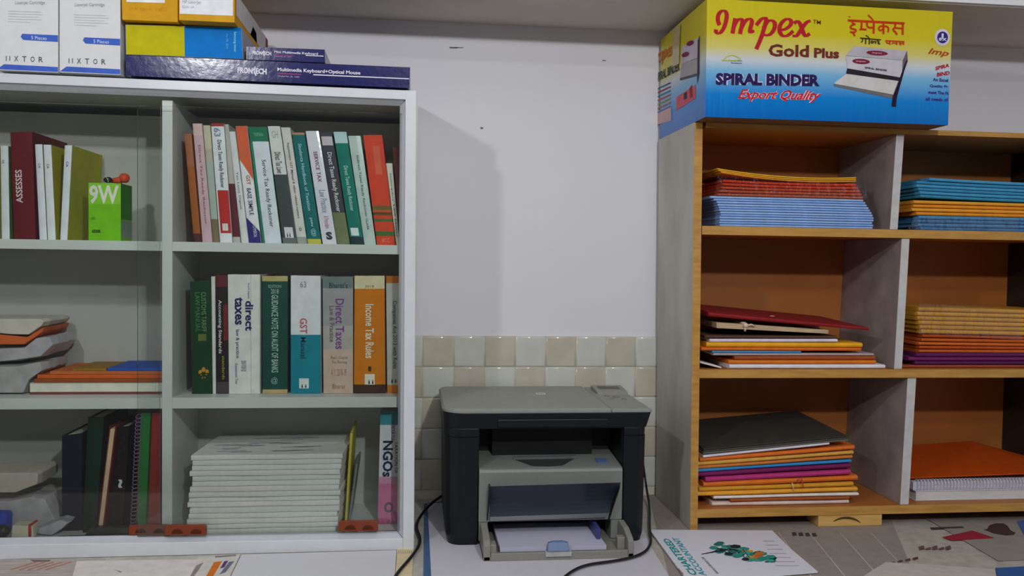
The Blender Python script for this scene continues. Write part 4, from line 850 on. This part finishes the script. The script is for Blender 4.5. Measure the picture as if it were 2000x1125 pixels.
# printed picture of the machine
def pg(pts, c, o=.0009, k=1.15):
    b.face([P(1560+x/4.167, y/4.167, YI-o) for x, y in pts], col(c, .35, k))
pg([(285, 680), (400, 590), (830, 640), (770, 770)], (196, 194, 192)); pg([(285, 682), (770, 772), (765, 802), (285, 700)], (110, 106, 104), .0009)
pg([(395, 556), (835, 634), (820, 660), (385, 600)], (40, 36, 44), .0011); pg([(382, 455), (846, 492), (838, 632), (398, 556)], (190, 188, 194), .0012)
pg([(382, 452), (450, 374), (882, 414), (846, 490)], (176, 170, 178), .0012); pg([(846, 490), (882, 414), (888, 500), (838, 634)], (104, 90, 100), .0012)
pg([(886, 480), (842, 640), (800, 790), (790, 870), (756, 866), (766, 780), (820, 640), (870, 500)], (36, 22, 44), .0014)
for (cx, cyy, rx_, ry_) in ((638, 432, 88, 20), (508, 500, 72, 22)):
    pg([(cx+rx_*math.cos(a), cyy+ry_*math.sin(a)+.06*rx_*math.cos(a)) for a in [2*math.pi*j/20 for j in range(20)]], (120, 34, 62), .0016)
    TI('Impex', 1560+(cx-40)/4.167, (cyy-2)/4.167, 1560+(cx+40)/4.167, (cyy+2)/4.167, 4, col((206, 150, 160), .4), .02, .1, .002)
TI('SPIRAL BINDER', 1560+538/4.167, 550/4.167, 1560+720/4.167, 574/4.167, 4, col((50, 44, 50), .5, 1), .03, 0, .0018)
# badge, side column of print
def disc(cx, cyy, r1, c, o): b.face([P(cx+r1*math.cos(a), cyy+r1*1.1*math.sin(a), YI-o) for a in [2*math.pi*j/24 for j in range(24)]], col(c, .4, 1.15))
disc(1840.5, 73, 15, (206, 196, 214), .0008); disc(1841, 73, 10.5, (54, 40, 110), .0011); TI('1', 1839, 69.5, 1843, 69.5, 9, mwh, .06, 0, .0016); TI('IPX', 1834, 76.5, 1849, 77, 6, mwh, .05, 0, .0016)
TI('Imp', 1815, 101, 1853, 106, 16, col((176, 70, 26), .4, 1.1), .02, .25)
TI('SPIRA', 1827, 134, 1854, 127, 8, mred, .04); TI('BIND', 1830, 146, 1855, 142, 8, mred, .04)
for t_, x0, y in (('An Excel', 1822, 155), ('Quality Pr', 1816, 168), ('meet The N', 1813, 180), ('all needs of', 1808, 193)): TI(t_, x0, y, 1852, y+2, 7, col((60, 44, 120), .4, 1.1), .03)
# small house emblem
mye = col((196, 196, 90), .4, 1.15)
b.stroke([(625, 490), (700, 435), (808, 490), (625, 490)], 7, mye, fm); TI('Impex', 1424, 118, 1450, 119, 4, col((110, 130, 90), .5), .02); TI('Systems', 1428, 123, 1449, 124, 4, col((70, 90, 130), .5), .02)
# left side of the carton
xI = min(A.x, D_.x)
def sd(px, py):
    v = PX(px, py, D_.x); t_ = (v.z-zi0)/(zi1-zi0); v.x = D_.x+(A.x-D_.x)*t_-.0006; return v
def sp_(pts, c, d=0): b.face([sd(x, y)-Vector((d, 0, 0)) for x, y in pts], col(c, .4, 1.1))
z4 = lambda x, y: (1260+x/4.167, y/4.167)
sp_([z4(x, y) for x, y in ((310, 380), (450, 300), (430, 480), (300, 520))], (196, 184, 200)); sp_([z4(x, y) for x, y in ((300, 520), (432, 470), (432, 600), (290, 640))], (170, 166, 170)); sp_([z4(x, y) for x, y in ((290, 636), (432, 596), (432, 616), (290, 656))], (90, 80, 96), .0004); sp_([z4(x, y) for x, y in ((436, 330), (452, 290), (446, 600), (428, 690))], (60, 50, 70), .0004)
for cx, cyy in ((376, 352), (336, 444)): sp_([z4(cx+30*math.cos(a), cyy+20*math.sin(a)-.3*30*math.cos(a)) for a in [2*math.pi*j/14 for j in range(14)]], (120, 30, 70), .0008)
sp_([z4(x, y) for x, y in ((258, 790), (416, 690), (414, 800), (256, 900))], (206, 96, 110)); sp_([z4(x, y) for x, y in ((320, 760), (345, 745), (345, 800), (320, 815))], (50, 40, 60), .0004); sp_([z4(x, y) for x, y in ((365, 720), (385, 690), (392, 790), (370, 800))], (150, 40, 40), .0004)
sp_([z4(x, y) for x, y in ((100, 905), (216, 860), (216, 980), (100, 1015))], (206, 170, 170))
for k in range(7):
    y = 690+k*32; sp_([z4(100, y+30), z4(212, y-22), z4(212, y-10), z4(100, y+42)], ((70, 90, 150), (150, 60, 70), (60, 130, 160), (190, 90, 90), (150, 150, 60), (190, 110, 80), (100, 120, 170))[k], .0004)
b.text('Impex', sd(*z4(170, 440))-Vector((.0005, 0, 0)), sd(*z4(260, 400))-sd(*z4(100, 480)), (0, 0, .045), col((206, 110, 40), .4, 1.1), .02, .2)
b.text('SPIRAL BINDER', sd(*z4(190, 585))-Vector((.0005, 0, 0)), sd(*z4(285, 545))-sd(*z4(100, 640)), (0, 0, .022), col((50, 60, 50), .4, 1), .03)
b.build('printed_carton_body', root, origin=None, bevel=.002)
tape = M('packing_tape', (190, 168, 120), .2, 1.1, spec=.6)
b = MB(); b.face([sd(*z4(x, y))-Vector((.0012, 0, 0)) for x, y in ((240, 235), (300, 200), (285, 520), (232, 545))], tape); b.build('tape_strip', root)

# ------------------------------------------------------------------ printer
Y0 = 1.7325; z0 = TOP+.0012
mpn = M('printer_navy_plastic', (11, 16, 23), .42, 1.0, var=.04, scale=300, bump=.05, bscale=900)
mpg = M('printer_grey_plastic', (126, 129, 124), .45, 1.0, var=.03, scale=200)
mpl = M('printer_lid_grey', (142, 143, 135), .5, 1.0, var=.03, scale=60)
mbk = M('printer_black_inside', (14, 14, 16), .5, 1)
pxl = P(869, 930, Y0).x; pxr = P(1263, 930, Y0).x
pr = thing('laser_printer', ((pxl+pxr)/2, Y0+.15, TOP), 'navy and grey multifunction laser printer on a white sheet', 'printer')
zl = P(1060, 806, Y0).z                                       # lower edge of the lid
zsm = P(1060, 852, Y0).z; zop = P(1060, 836, Y0).z
xi0 = P(935, 930, Y0).x; xi1 = P(1217, 930, Y0).x
def planring(x0, y0, x1, y1, r, z, ins=0): return [(x, y, z) for x, y in rrect(x0+ins, y0+ins, x1-ins, y1-ins, [max(q-ins, .001) for q in r])]
PB = Y0+.305
b = MB(); b.rings([planring(pxl+.006, Y0+.004, xi0, PB, (.030, .003, .02, .03), z0, .002), planring(pxl+.003, Y0, xi0, PB, (.034, .003, .02, .03), z0+.02), planring(pxl, Y0, xi0, PB, (.034, .003, .02, .03), zsm-.001)], mpn, smooth=False); b.build('side_pillar', pr)
b = MB(); b.rings([planring(xi1, Y0+.004, pxr-.004, PB, (.003, .02, .02, .02), z0, .002), planring(xi1, Y0, pxr-.002, PB, (.003, .022, .02, .02), z0+.02), planring(xi1, Y0, pxr, PB, (.003, .022, .02, .02), zsm-.001)], mpn); b.build('side_pillar', pr)
b = MB(); xh0 = P(868, 830, Y0).x; xh1 = P(1264, 850, Y0).x; xh2 = P(1273, 808, Y0).x
b.rings([planring(xh0, Y0-.001, xh1, PB, (.036, .012, .03, .03), zop), planring(xh0-.002, Y0-.003, xh2, PB, (.038, .010, .03, .03), zl)], mpn)
b.rings([planring(xh0, Y0-.001, xi0, PB, (.036, .003, .02, .03), zsm), planring(xh0, Y0-.001, xi0, PB, (.036, .003, .02, .03), zop)], mpn)
b.rings([planring(xi1, Y0-.001, xh1-.001, PB, (.003, .022, .02, .02), zsm), planring(xi1, Y0-.001, xh1, PB, (.003, .022, .02, .02), zop)], mpn)
a = P(972, 819, Y0); c = P(1186, 832, Y0); b.box((a.x, Y0-.0062, c.z), (c.x, Y0-.001, a.z), mpn)
b.build('scanner_housing', pr, bevel=.001)
b = MB(); b.box((xi0, Y0+.12, z0), (xi1, PB-.01, zop), mbk); b.box((xi0-.0005, Y0+.002, zop-.0015), (xi1+.0005, Y0+.12, zop-.0003), mbk)
b.box((xi0+.0002, Y0+.01, P(1000, 870, Y0).z), (xi0+.0015, Y0+.12, zop-.002), mbk); b.box((xi1-.0015, Y0+.01, z0), (xi1-.0002, Y0+.12, zop-.002), mbk); b.build('output_cavity', pr)
# lid
xq0 = P(864.5, 800, Y0).x; xq1 = P(1194, 800, Y0).x; xq2 = P(1274, 798, Y0).x
zt1 = zl+.009
b = MB()
b.rings([planring(xq0, Y0-.004, xq1, PB+.006, (.045, .002, .002, .03), zl+.0005), planring(xq0, Y0-.004, xq1, PB+.006, (.045, .002, .002, .03), zl+.005), planring(xq0, Y0-.004, xq1, PB+.006, (.045, .002, .002, .03), zt1, .004)], mpl, smooth=False)
c = Vector(((P(1064, 771, Y0).x)+.02, Y0+.19, zt1+.0004))
lg = [(c.x+.011*x, c.y+.014*y, c.z) for x, y in ((-1, -.7), (-.75, -1), (.75, -1), (1, -.7), (1, .7), (.75, 1), (-.75, 1), (-1, .7))]
b.face(lg, col((196, 200, 200), .3, 1.1)); b.text('hp', (c.x, c.y, c.z+.0003), (.014, 0, 0), (0, .018, 0), mpl, .03, .1)
b.build('scanner_lid', pr)
# control panel
b = MB(); b.rings([planring(xq1+.0008, Y0-.003, xq2, PB+.0, (.002, .007, .03, .002), zl+.0005), planring(xq1+.0008, Y0-.003, xq2, PB+.0, (.002, .007, .03, .002), zl+.004), planring(xq1+.0008, Y0-.003, xq2, PB+.0, (.002, .007, .03, .002), zl+.007, .003)], mpl); b.build('control_panel', pr); cp_o = pr.children[-1]
zc_ = zl+.007
b = MB(); xc0, xc1 = xq1+.012, xq2-.003
b.prism([(xc0, Y0+.185, zc_-.001), (xc0, Y0+.265, zc_-.001), (xc0, Y0+.272, zc_+.009), (xc0, Y0+.262, zc_+.011), (xc0, Y0+.20, zc_+.006)], (xc1-xc0, 0, 0), mpl)
b.build('display_hump', cp_o, bevel=.002)
b = MB(); dz_ = Vector((0, .215, 0)); a0 = Vector((xc0+.010, Y0+.222, zc_+.0082)); b.face([a0, a0+Vector((xc1-xc0-.022, 0, 0)), a0+Vector((xc1-xc0-.022, .026, .0021)), a0+Vector((0, .026, .0021))], M('lcd_dark', (60, 62, 58), .15, 1)); b.build('display', cp_o)
b = MB()
for x, y, r in ((xc0+.016, Y0+.165, .006), (xc0+.034, Y0+.150, .008), (xc0+.045, Y0+.120, .006), (xc0+.02, Y0+.13, .005)):
    b.rings([[(x+r*q*math.cos(a), y+r*q*math.sin(a), zc_-.0005+h) for a in [2*math.pi*j/14 for j in range(14)]] for q, h in ((1, 0), (1, .0022), (.8, .003))], col((132, 128, 124), .4, 1))
b.build('buttons', cp_o)
# grey inner unit with output tray top
zi_f = P(1060, 916, Y0-.006).z; zi_b = zi_f+.012
b = MB(); x0, x1 = P(935.5, 960, Y0-.006).x, P(1215.5, 960, Y0-.006).x
prof = [(Y0-.006, TOP+.052), (Y0-.006, zi_f-.006), (Y0-.003, zi_f-.001), (Y0+.004, zi_f+.001), (Y0+.119, zi_b), (Y0+.119, TOP+.052)]
b.rings([[(x0, y, z_) for y, z_ in prof], [(x1, y, z_) for y, z_ in prof]], mpg)
b.build('output_unit', pr, bevel=.001); ou = pr.children[-1]
def topz(y): return zi_f+.001+(y-Y0-.004)/.115*(.011)
b = MB(); cx = P(1073, 905, Y0).x
def tp(x, y, e_=.0006): return Vector((x, y, topz(y)+e_))
b.face([tp(cx-.068, Y0+.055), tp(cx-.035, Y0+.012), tp(cx, Y0+.008), tp(cx+.03, Y0+.012), tp(cx+.066, Y0+.058)], M('tray_recess_dark', (52, 54, 56), .6, 1))
b.build('paper_stop_recess', ou)
b = MB(); b.prism([tp(cx-.07, Y0+.052, .0005), tp(cx-.068, Y0+.060, .0005), tp(cx+.068, Y0+.064, .0005), tp(cx+.07, Y0+.056, .0005)], (0, 0, .005), M('tray_stop_grey', (96, 98, 100), .5, 1)); b.build('paper_stop', ou)
b = MB(); x = P(1183, 900, Y0).x; b.prism([tp(x-.012, Y0+.025), tp(x+.011, Y0+.025), tp(x+.011, Y0+.052), tp(x-.012, Y0+.052)], (0, 0, .0015), M('blue_latch', (86, 112, 160), .4, 1)); b.build('release_latch', ou)
b = MB(); b.box((P(957, 900, Y0).x+.012, Y0+.085, topz(Y0+.1)-.002), (P(1163, 900, Y0).x+.01, Y0+.1195, zop-.004), mbk); b.build('output_slot', ou)
# dark translucent-looking flap
mfl = M('flap_blue_grey', (36, 44, 58), .3, 1.0, var=.04, scale=20, spec=.6)
b = MB(); rows = []
for k in range(9):
    s = k/8; py0 = 947.5+(1015-947.5)*s; yy = Y0-.040+.026*s-.016*math.sin(math.pi*s)*-1
    xr_ = 1212-(1212-1183)*s**1.6; row = []
    L_, R2 = P(957, py0+3, yy), P(xr_, py0-4.5, yy)
    n = 14
    for i in range(n+1): row.append(L_.lerp(R2, i/n))
    rows.append(row)
ring = [r+[p+Vector((0, .003, 0)) for p in r[::-1]] for r in rows]
b.rings(ring, mfl, smooth=False); b.build('tray_flap', pr)
for px0, px1, s in ((951, 957, 1), (1190, 1213, -1)):
    pts = [P(957 if s > 0 else 1211, 952, Y0-.036), P(951 if s > 0 else 1190, 1016, Y0-.012)]
    yy = Y0-.008; a_, c_ = pts
    b = MB(); b.prism([(a_.x, Y0-.036, a_.z), (c_.x, Y0-.012, c_.z), (c_.x, yy, c_.z), (a_.x, yy, a_.z)], (.002*s, 0, 0), mbk)
    b.build('flap_hinge', pr)
# lower front behind the flap and input tray
b = MB(); x0 = P(936, 1000, Y0-.01).x; x1 = P(1215, 1000, Y0-.01).x
b.box((x0, Y0-.004, TOP+.012), (x0+.018, Y0+.05, TOP+.0518), mpg); b.box((x1-.022, Y0-.004, TOP+.012), (x1, Y0+.05, TOP+.0518), mpg); b.box((x0, Y0+.08, z0), (x1, Y0+.118, TOP+.0518), mbk); b.build('lower_front', pr)
ztr = TOP+.014; yt0 = 1.640
b = MB(); x0 = P(944, 1098, yt0).x; x1 = P(1238, 1086, yt0).x
mpt = M('tray_grey_plastic', (136, 134, 126), .45, 1.0, var=.03, scale=200)
b.box((x0, yt0, z0), (x1, Y0+.078, ztr-.004), mpt); b.build('tray_base', pr, bevel=.001); tbse = pr.children[-1]
b = MB(); b.prism([(x0, yt0, z0), (x0, Y0-.005, z0), (x0, Y0-.005, TOP+.051), (x0, Y0-.04, TOP+.047), (x0, yt0+.012, TOP+.040), (x0, yt0, TOP+.032)], (.014, 0, 0), mpt); b.box((x0+.014, yt0+.006, TOP+.012), (x0+.026, yt0+.03, TOP+.032), mpt); b.build('tray_wall', pr, bevel=.0015)
b = MB(); b.prism([(x1-.012, yt0, z0), (x1-.012, Y0-.005, z0), (x1-.012, Y0-.005, TOP+.051), (x1-.012, Y0-.05, TOP+.049), (x1-.012, yt0+.012, TOP+.040), (x1-.012, yt0, TOP+.034)], (.012, 0, 0), mpt); b.box((x1-.028, yt0+.025, TOP+.010), (x1-.012, yt0+.045, TOP+.034), mpt); b.build('tray_wall', pr, bevel=.0015)
b = MB(); b.box((x0+.0145, yt0-.002, z0), (x1-.0125, yt0+.006, TOP+.0165), mpt); b.build('tray_lip', pr, bevel=.001)
b = MB(); c = P(1090, 1092, yt0); b.box((c.x-.026, yt0-.006, TOP+.009), (c.x+.026, yt0+.004, TOP+.0175), col((176, 176, 176), .4, 1)); b.build('guide_foot', pr)
b = MB(); b.rings([[(c.x-.022, yt0-.003, TOP+.018), (c.x+.022, yt0-.003, TOP+.018), (c.x+.022, yt0+.004, TOP+.018), (c.x-.022, yt0+.004, TOP+.018)], [(c.x-.020, yt0+.004, TOP+.033), (c.x+.020, yt0+.004, TOP+.033), (c.x+.020, yt0+.010, TOP+.033), (c.x-.020, yt0+.010, TOP+.033)], [(c.x-.010, yt0+.006, TOP+.036), (c.x+.010, yt0+.006, TOP+.036), (c.x+.010, yt0+.010, TOP+.036), (c.x-.010, yt0+.010, TOP+.036)]], M('guide_blue', (70, 98, 140), .4, 1.1)); b.build('paper_guide', pr, bevel=.0008)
# side paper guide
b = MB(); a = P(1152, 1024, Y0-.02); b.box((P(1163, 1024, Y0-.03).x, Y0-.045, ztr), (P(1170, 1024, Y0-.03).x, Y0+.03, TOP+.046), M('guide_indigo', (58, 62, 120), .4, 1.1)); b.build('side_guide', pr)
# paper in tray
b = MB(); zpp = ztr+.0095
q = [PZ(982, 1088, zpp), PZ(1194, 1079, zpp), PZ(1152, 1021, zpp), PZ(963, 1025, zpp)]
q[0].y = q[1].y = yt0+.0125; q[2].y = q[3].y = Y0+.07
b.prism([p-Vector((0, 0, .009)) for p in q], (0, 0, .009), col((186, 184, 204), .6, 1.0, var=.01))
tag(b.build('paper_stack'), 'stack of blank white paper loaded in the printer tray', 'paper')

# ------------------------------------------------------------------ papers on the counter
mnews = bpy.data.materials.new('newsprint'); mnews.use_nodes = True; nt = mnews.node_tree; bs = nt.nodes['Principled BSDF']; bs.inputs['Roughness'].default_value = .85
tcx = nt.nodes.new('ShaderNodeTexCoord'); br = nt.nodes.new('ShaderNodeTexBrick'); br.inputs['Scale'].default_value = 1; br.inputs['Brick Width'].default_value = .045; br.inputs['Row Height'].default_value = .0032; br.inputs['Mortar Size'].default_value = .0009; br.offset = 0
n1 = nt.nodes.new('ShaderNodeTexNoise'); n1.inputs['Scale'].default_value = 26; mxc = nt.nodes.new('ShaderNodeMix'); mxc.data_type = 'RGBA'
br.inputs['Color1'].default_value = (*lin((128, 119, 112)), 1); br.inputs['Color2'].default_value = (*lin((112, 104, 99)), 1); br.inputs['Mortar'].default_value = (*lin((156, 147, 139)), 1)
rp = nt.nodes.new('ShaderNodeValToRGB'); rp.color_ramp.elements[0].position = .42; rp.color_ramp.elements[1].position = .6
nt.links.new(tcx.outputs['Object'], br.inputs['Vector']); nt.links.new(tcx.outputs['Object'], n1.inputs['Vector']); nt.links.new(n1.outputs[0], rp.inputs[0]); nt.links.new(rp.outputs[0], mxc.inputs[0])
nt.links.new(br.outputs['Color'], mxc.inputs[6]); mxc.inputs[7].default_value = (*lin((146, 137, 129)), 1); nt.links.new(mxc.outputs[2], bs.inputs['Base Color'])
def paper(name, pts, z, t, mat, label, cat, deco=(), group=None, texts=()):
    b = MB(); q = [PZ(x, y, TOP+z) for x, y in pts]
    for p in q: p.y = min(max(p.y, 1.304), 2.086); p.x = min(max(p.x, -1.48), 2.28)
    b.prism([Vector((p.x, p.y, TOP+z)) for p in q], (0, 0, t), mat)
    for pl, c in deco: b.face([PZ(x, y, TOP+z+t+.0002) for x, y in pl], c if not isinstance(c, tuple) else col(c, .7, 1.1))
    for f in texts: f(b, TOP+z+t+.0003)
    return tag(b.build(name), label, cat, group)
def cl(p):                                                    # keep on the counter
    return p
ink = (70, 62, 58)
paper('newspaper', [(1262, 962), (1360, 954), (1700, 950), (1860, 1240), (1340, 1240)], .0006, .0006, mnews, 'newspaper sheet under the left end of the wooden unit', 'newspaper',
      deco=[([(1546+k*13, 1040+k*.5), (1554+k*13, 1039+k*.5), (1557+k*13, 1046+k*.5), (1548+k*13, 1047+k*.5)], ink) for k in range(4)]+[([(1722+k*15, 1102-k*3), (1732+k*15, 1099-k*3), (1734+k*15, 1103-k*3), (1724+k*15, 1106-k*3)], (96, 62, 56)) for k in range(5)]+[([(1580+k*11, 1070+k*6), (1582+k*11, 1070+k*6), (1700+k*11, 1066+k*6), (1698+k*11, 1066+k*6)], (150, 142, 134)) for k in range(5)]+[([(1520+k*60, 1040), (1521+k*60, 1040), (1585+k*66, 1125), (1583+k*66, 1125)], (196, 188, 178)) for k in range(4)])
paper('newspaper', [(1700, 950), (2160, 925), (2300, 1080), (1950, 1096)], .0014, .0006, mnews, 'newspaper sheet with a red box at the right of the counter', 'newspaper',
      deco=[([(1840, 1049), (1899, 1036), (1944, 1051), (1860, 1056)], (150, 40, 56)), ([(1921, 1034), (1928, 1033), (1932, 1026), (1944, 1022), (1960, 1022), (1968, 1027), (1974, 1036), (1984, 1040), (1980, 1045), (1964, 1046), (1940, 1042)], (70, 54, 46)), *[([(1794+k*13, 1068+(k%2)*3), (1804+k*13, 1065+(k%2)*3), (1806+k*13, 1072), (1796+k*13, 1074)], (104, 80, 72)) for k in range(5)], ([(1985, 1018), (2010, 1014), (2040, 1046), (2000, 1046)], (70, 96, 150)), ([(1816, 1030), (1880, 1028), (1884, 1031), (1820, 1034)], ink)])
paper('paper_sheet', [(1730, 1098), (1944, 1112), (1950, 1150), (1600, 1180)], .0030, .0005, col((196, 186, 178), .8, 1.0), 'pale newspaper page edge at the bottom right of the counter', 'newspaper')
paper('file_folder', [(1944, 1111), (2040, 1106), (2060, 1180), (1960, 1180)], .0036, .002, col((48, 84, 140), .5), 'blue folder corner at the bottom right picture corner', 'folder')
# magazine
mmag = col((206, 206, 216), .35, 1.15, var=.01)
teal = (30, 140, 146)
def magtext(b, z):
    def tx(s, x0, y0, x1, y1, hx, c, bold=.02):               # reads away from the camera
        a = PZ(x0, y0, z); d = PZ(x1, y1, z); up = PZ(x0-hx, y0, z)-PZ(x0, y0, z); b.text(s, (a+d)/2, d-a, up, col(c, .5, 1.15), bold)
    tx('CHARTERED', 1356, 1123, 1300, 1052, 16, teal, .03); tx('ACCOUNTANT', 1374, 1124, 1318, 1050, 14, (60, 150, 170), .03)
    tx('THE JOURNAL', 1335, 1122, 1325, 1110, 5, (120, 60, 50)); tx('Insolvency & Bankruptcy Code', 1402, 1120, 1372, 1088, 9, (120, 120, 124))
    rnd = random.Random(5)
    cs = [(40, 140, 128), (36, 112, 110), (24, 40, 44), (60, 160, 140), (214, 150, 40), (200, 110, 40), (150, 160, 60), (30, 90, 96)]
    for k in range(70):
        s = rnd.random(); cx = 1402+100*s+rnd.uniform(-10, 8); cyy = 1068+26*s+rnd.uniform(-9, 9)*(1.2-s*.4); r = rnd.uniform(3, 9)
        b.face([PZ(cx+r*1.4*math.cos(a+k), cyy+r*.5*math.sin(a+k), z+.00002*k) for a in (0, 1.1, 2.3, 3.3, 4.4, 5.4)], col(cs[int(rnd.random()*5.99) if .35 < s < .85 else int(rnd.random()*4)], .5, 1.1))
    for k in range(7):
        b.stroke([(1370+k*9, 1082-k*1.4), (1392+k*9, 1078-k*2), (1400+k*11, 1074+k*3)], 1.2, col((50, 70, 80), .5, 1), lambda x, y: PZ(x, y, z+.001))
    for k in range(7): b.face([PZ(1490+k*4, 1056+k*8, z), PZ(1512+k*8, 1056+k*8, z), PZ(1513+k*8, 1057.5+k*8, z), PZ(1491+k*4, 1057.5+k*8, z)], col((178, 178, 186), .6, 1.1))
paper('magazine', [(1269, 1037), (1508, 1038.5), (1545, 1075), (1597, 1119), (1345, 1140)], .0034, .003, mmag, 'white accounting journal with teal lettering lying on newspapers', 'magazine', texts=[magtext])
# white sheet under the printer and blue folder beneath
paper('file_folder', [(828, 984), (900, 960), (900, 1240), (826, 1240)], .0004, .0003, col((66, 92, 130), .5), 'blue folder edge showing left of the printer sheet', 'folder')
paper('paper_sheet', [(835, 984), (1000, 960), (1200, 960), (1252, 1020), (1268, 1062), (1340, 1180), (845, 1180)], .0008, .0003, col((194, 192, 200), .6, 1.05, var=.015), 'large white sheet spread beneath the printer', 'paper')
# left front papers
pnl = M('newsprint_pink_lines', (186, 176, 168), .8, 1.0, var=.12, scale=60, stretch=(.3, 3, 1), rgb2=(160, 148, 142))
paper('newspaper', [(-60, 1093), (206, 1092), (150, 1240), (-60, 1240)], .0006, .0006, pnl, 'grey newspaper with red rules at the bottom left corner', 'newspaper',
      deco=[([(20+k*17, 1112), (70+k*17, 1097), (72+k*17, 1098.5), (22+k*17, 1113.5)], (176, 120, 112)) for k in range(5)]+[([(58, 1093.5), (100, 1093.5), (96, 1097), (66, 1097.5)], (120, 100, 96))])
paper('paper_sheet', [(150, 1096), (386, 1093), (366, 1240), (110, 1240)], .0014, .0005, col((206, 200, 196), .7, 1.15), 'plain off-white paper between the newspaper and colourful page', 'paper', deco=[([(222, 1112), (238, 1116), (236, 1119)], (150, 146, 146))])
paper('newspaper', [(386, 1089), (470, 1082), (424, 1180), (352, 1180)], .0020, .0005, col((202, 196, 190), .7, 1.1), 'magazine page with orange and violet patches at the counter front', 'newspaper',
      deco=[([(418, 1098), (434, 1096), (416, 1126), (400, 1130)], (206, 110, 40)), ([(438, 1096), (446, 1095), (438, 1108), (430, 1110)], (96, 60, 120)), ([(448, 1097), (458, 1096), (440, 1118), (428, 1122)], (110, 112, 130)), ([(384, 1104), (398, 1098), (376, 1130), (366, 1134)], (140, 130, 130)), ([(420, 1086), (462, 1083), (460, 1086), (420, 1089)], (130, 124, 122))])
paper('paper_sheet', [(472, 1084), (774, 1075), (768, 1180), (424, 1180)], .0026, .0008, col((206, 205, 210), .6, 1.0, var=.01), 'wide clean white sheet in front of the glass cabinet', 'paper')
paper('card_strip', [(776, 1074), (807, 1073), (803, 1180), (768, 1180)], .0006, .002, col((198, 182, 148), .6), 'beige card strip with fine marks beside the cabinet corner', 'card',
      deco=[([(778+k*3.6, 1075), (779+k*3.6, 1075), (779+k*3.6, 1081), (778+k*3.6, 1081)], (120, 112, 96)) for k in range(8)])
# cables
mcab = M('black_cable', (22, 22, 26), .4, 1)
def smooth(pts, it=3):
    for _ in range(it):
        q = [pts[0]]
        for a, c in zip(pts, pts[1:]): q += [a*.75+c*.25, a*.25+c*.75]
        pts = q+[pts[-1]]
    return pts
def cab_(pts, r, label):
    b = MB(); b.tube(smooth(pts), r, mcab); tag(b.build('cable'), label, 'cable')
zc = TOP+.0062
cab_([Vector((P(900, 955, 2.06).x, 2.062, TOP+.04))]+[P(866, 966, 2.03)]+[P(838, 986, 1.95)]+[PZ(818, 1012, TOP+.012)]+[PZ(812, 1030, zc), PZ(821, 1050, zc), PZ(819, 1066, zc), PZ(800, 1092, zc), PZ(778, 1116, zc), PZ(757, 1150, zc)], .0032, 'black power cable leaving the printer on its left')
cab_([Vector((P(1255, 900, 2.05).x, 2.05, TOP+.10)), Vector((P(1266, 940, 2.03).x, 2.045, TOP+.03)), PZ(1269, 992, zc), PZ(1268, 1020, zc), PZ(1270, 1045, zc), PZ(1272, 1060, zc), PZ(1262, 1078, zc), PZ(1232, 1090, zc), PZ(1190, 1097, zc), PZ(1150, 1102, zc), PZ(1122, 1112, zc), PZ(1096, 1132, zc)], .0028, 'black cable curving over the white sheet at right of the printer')
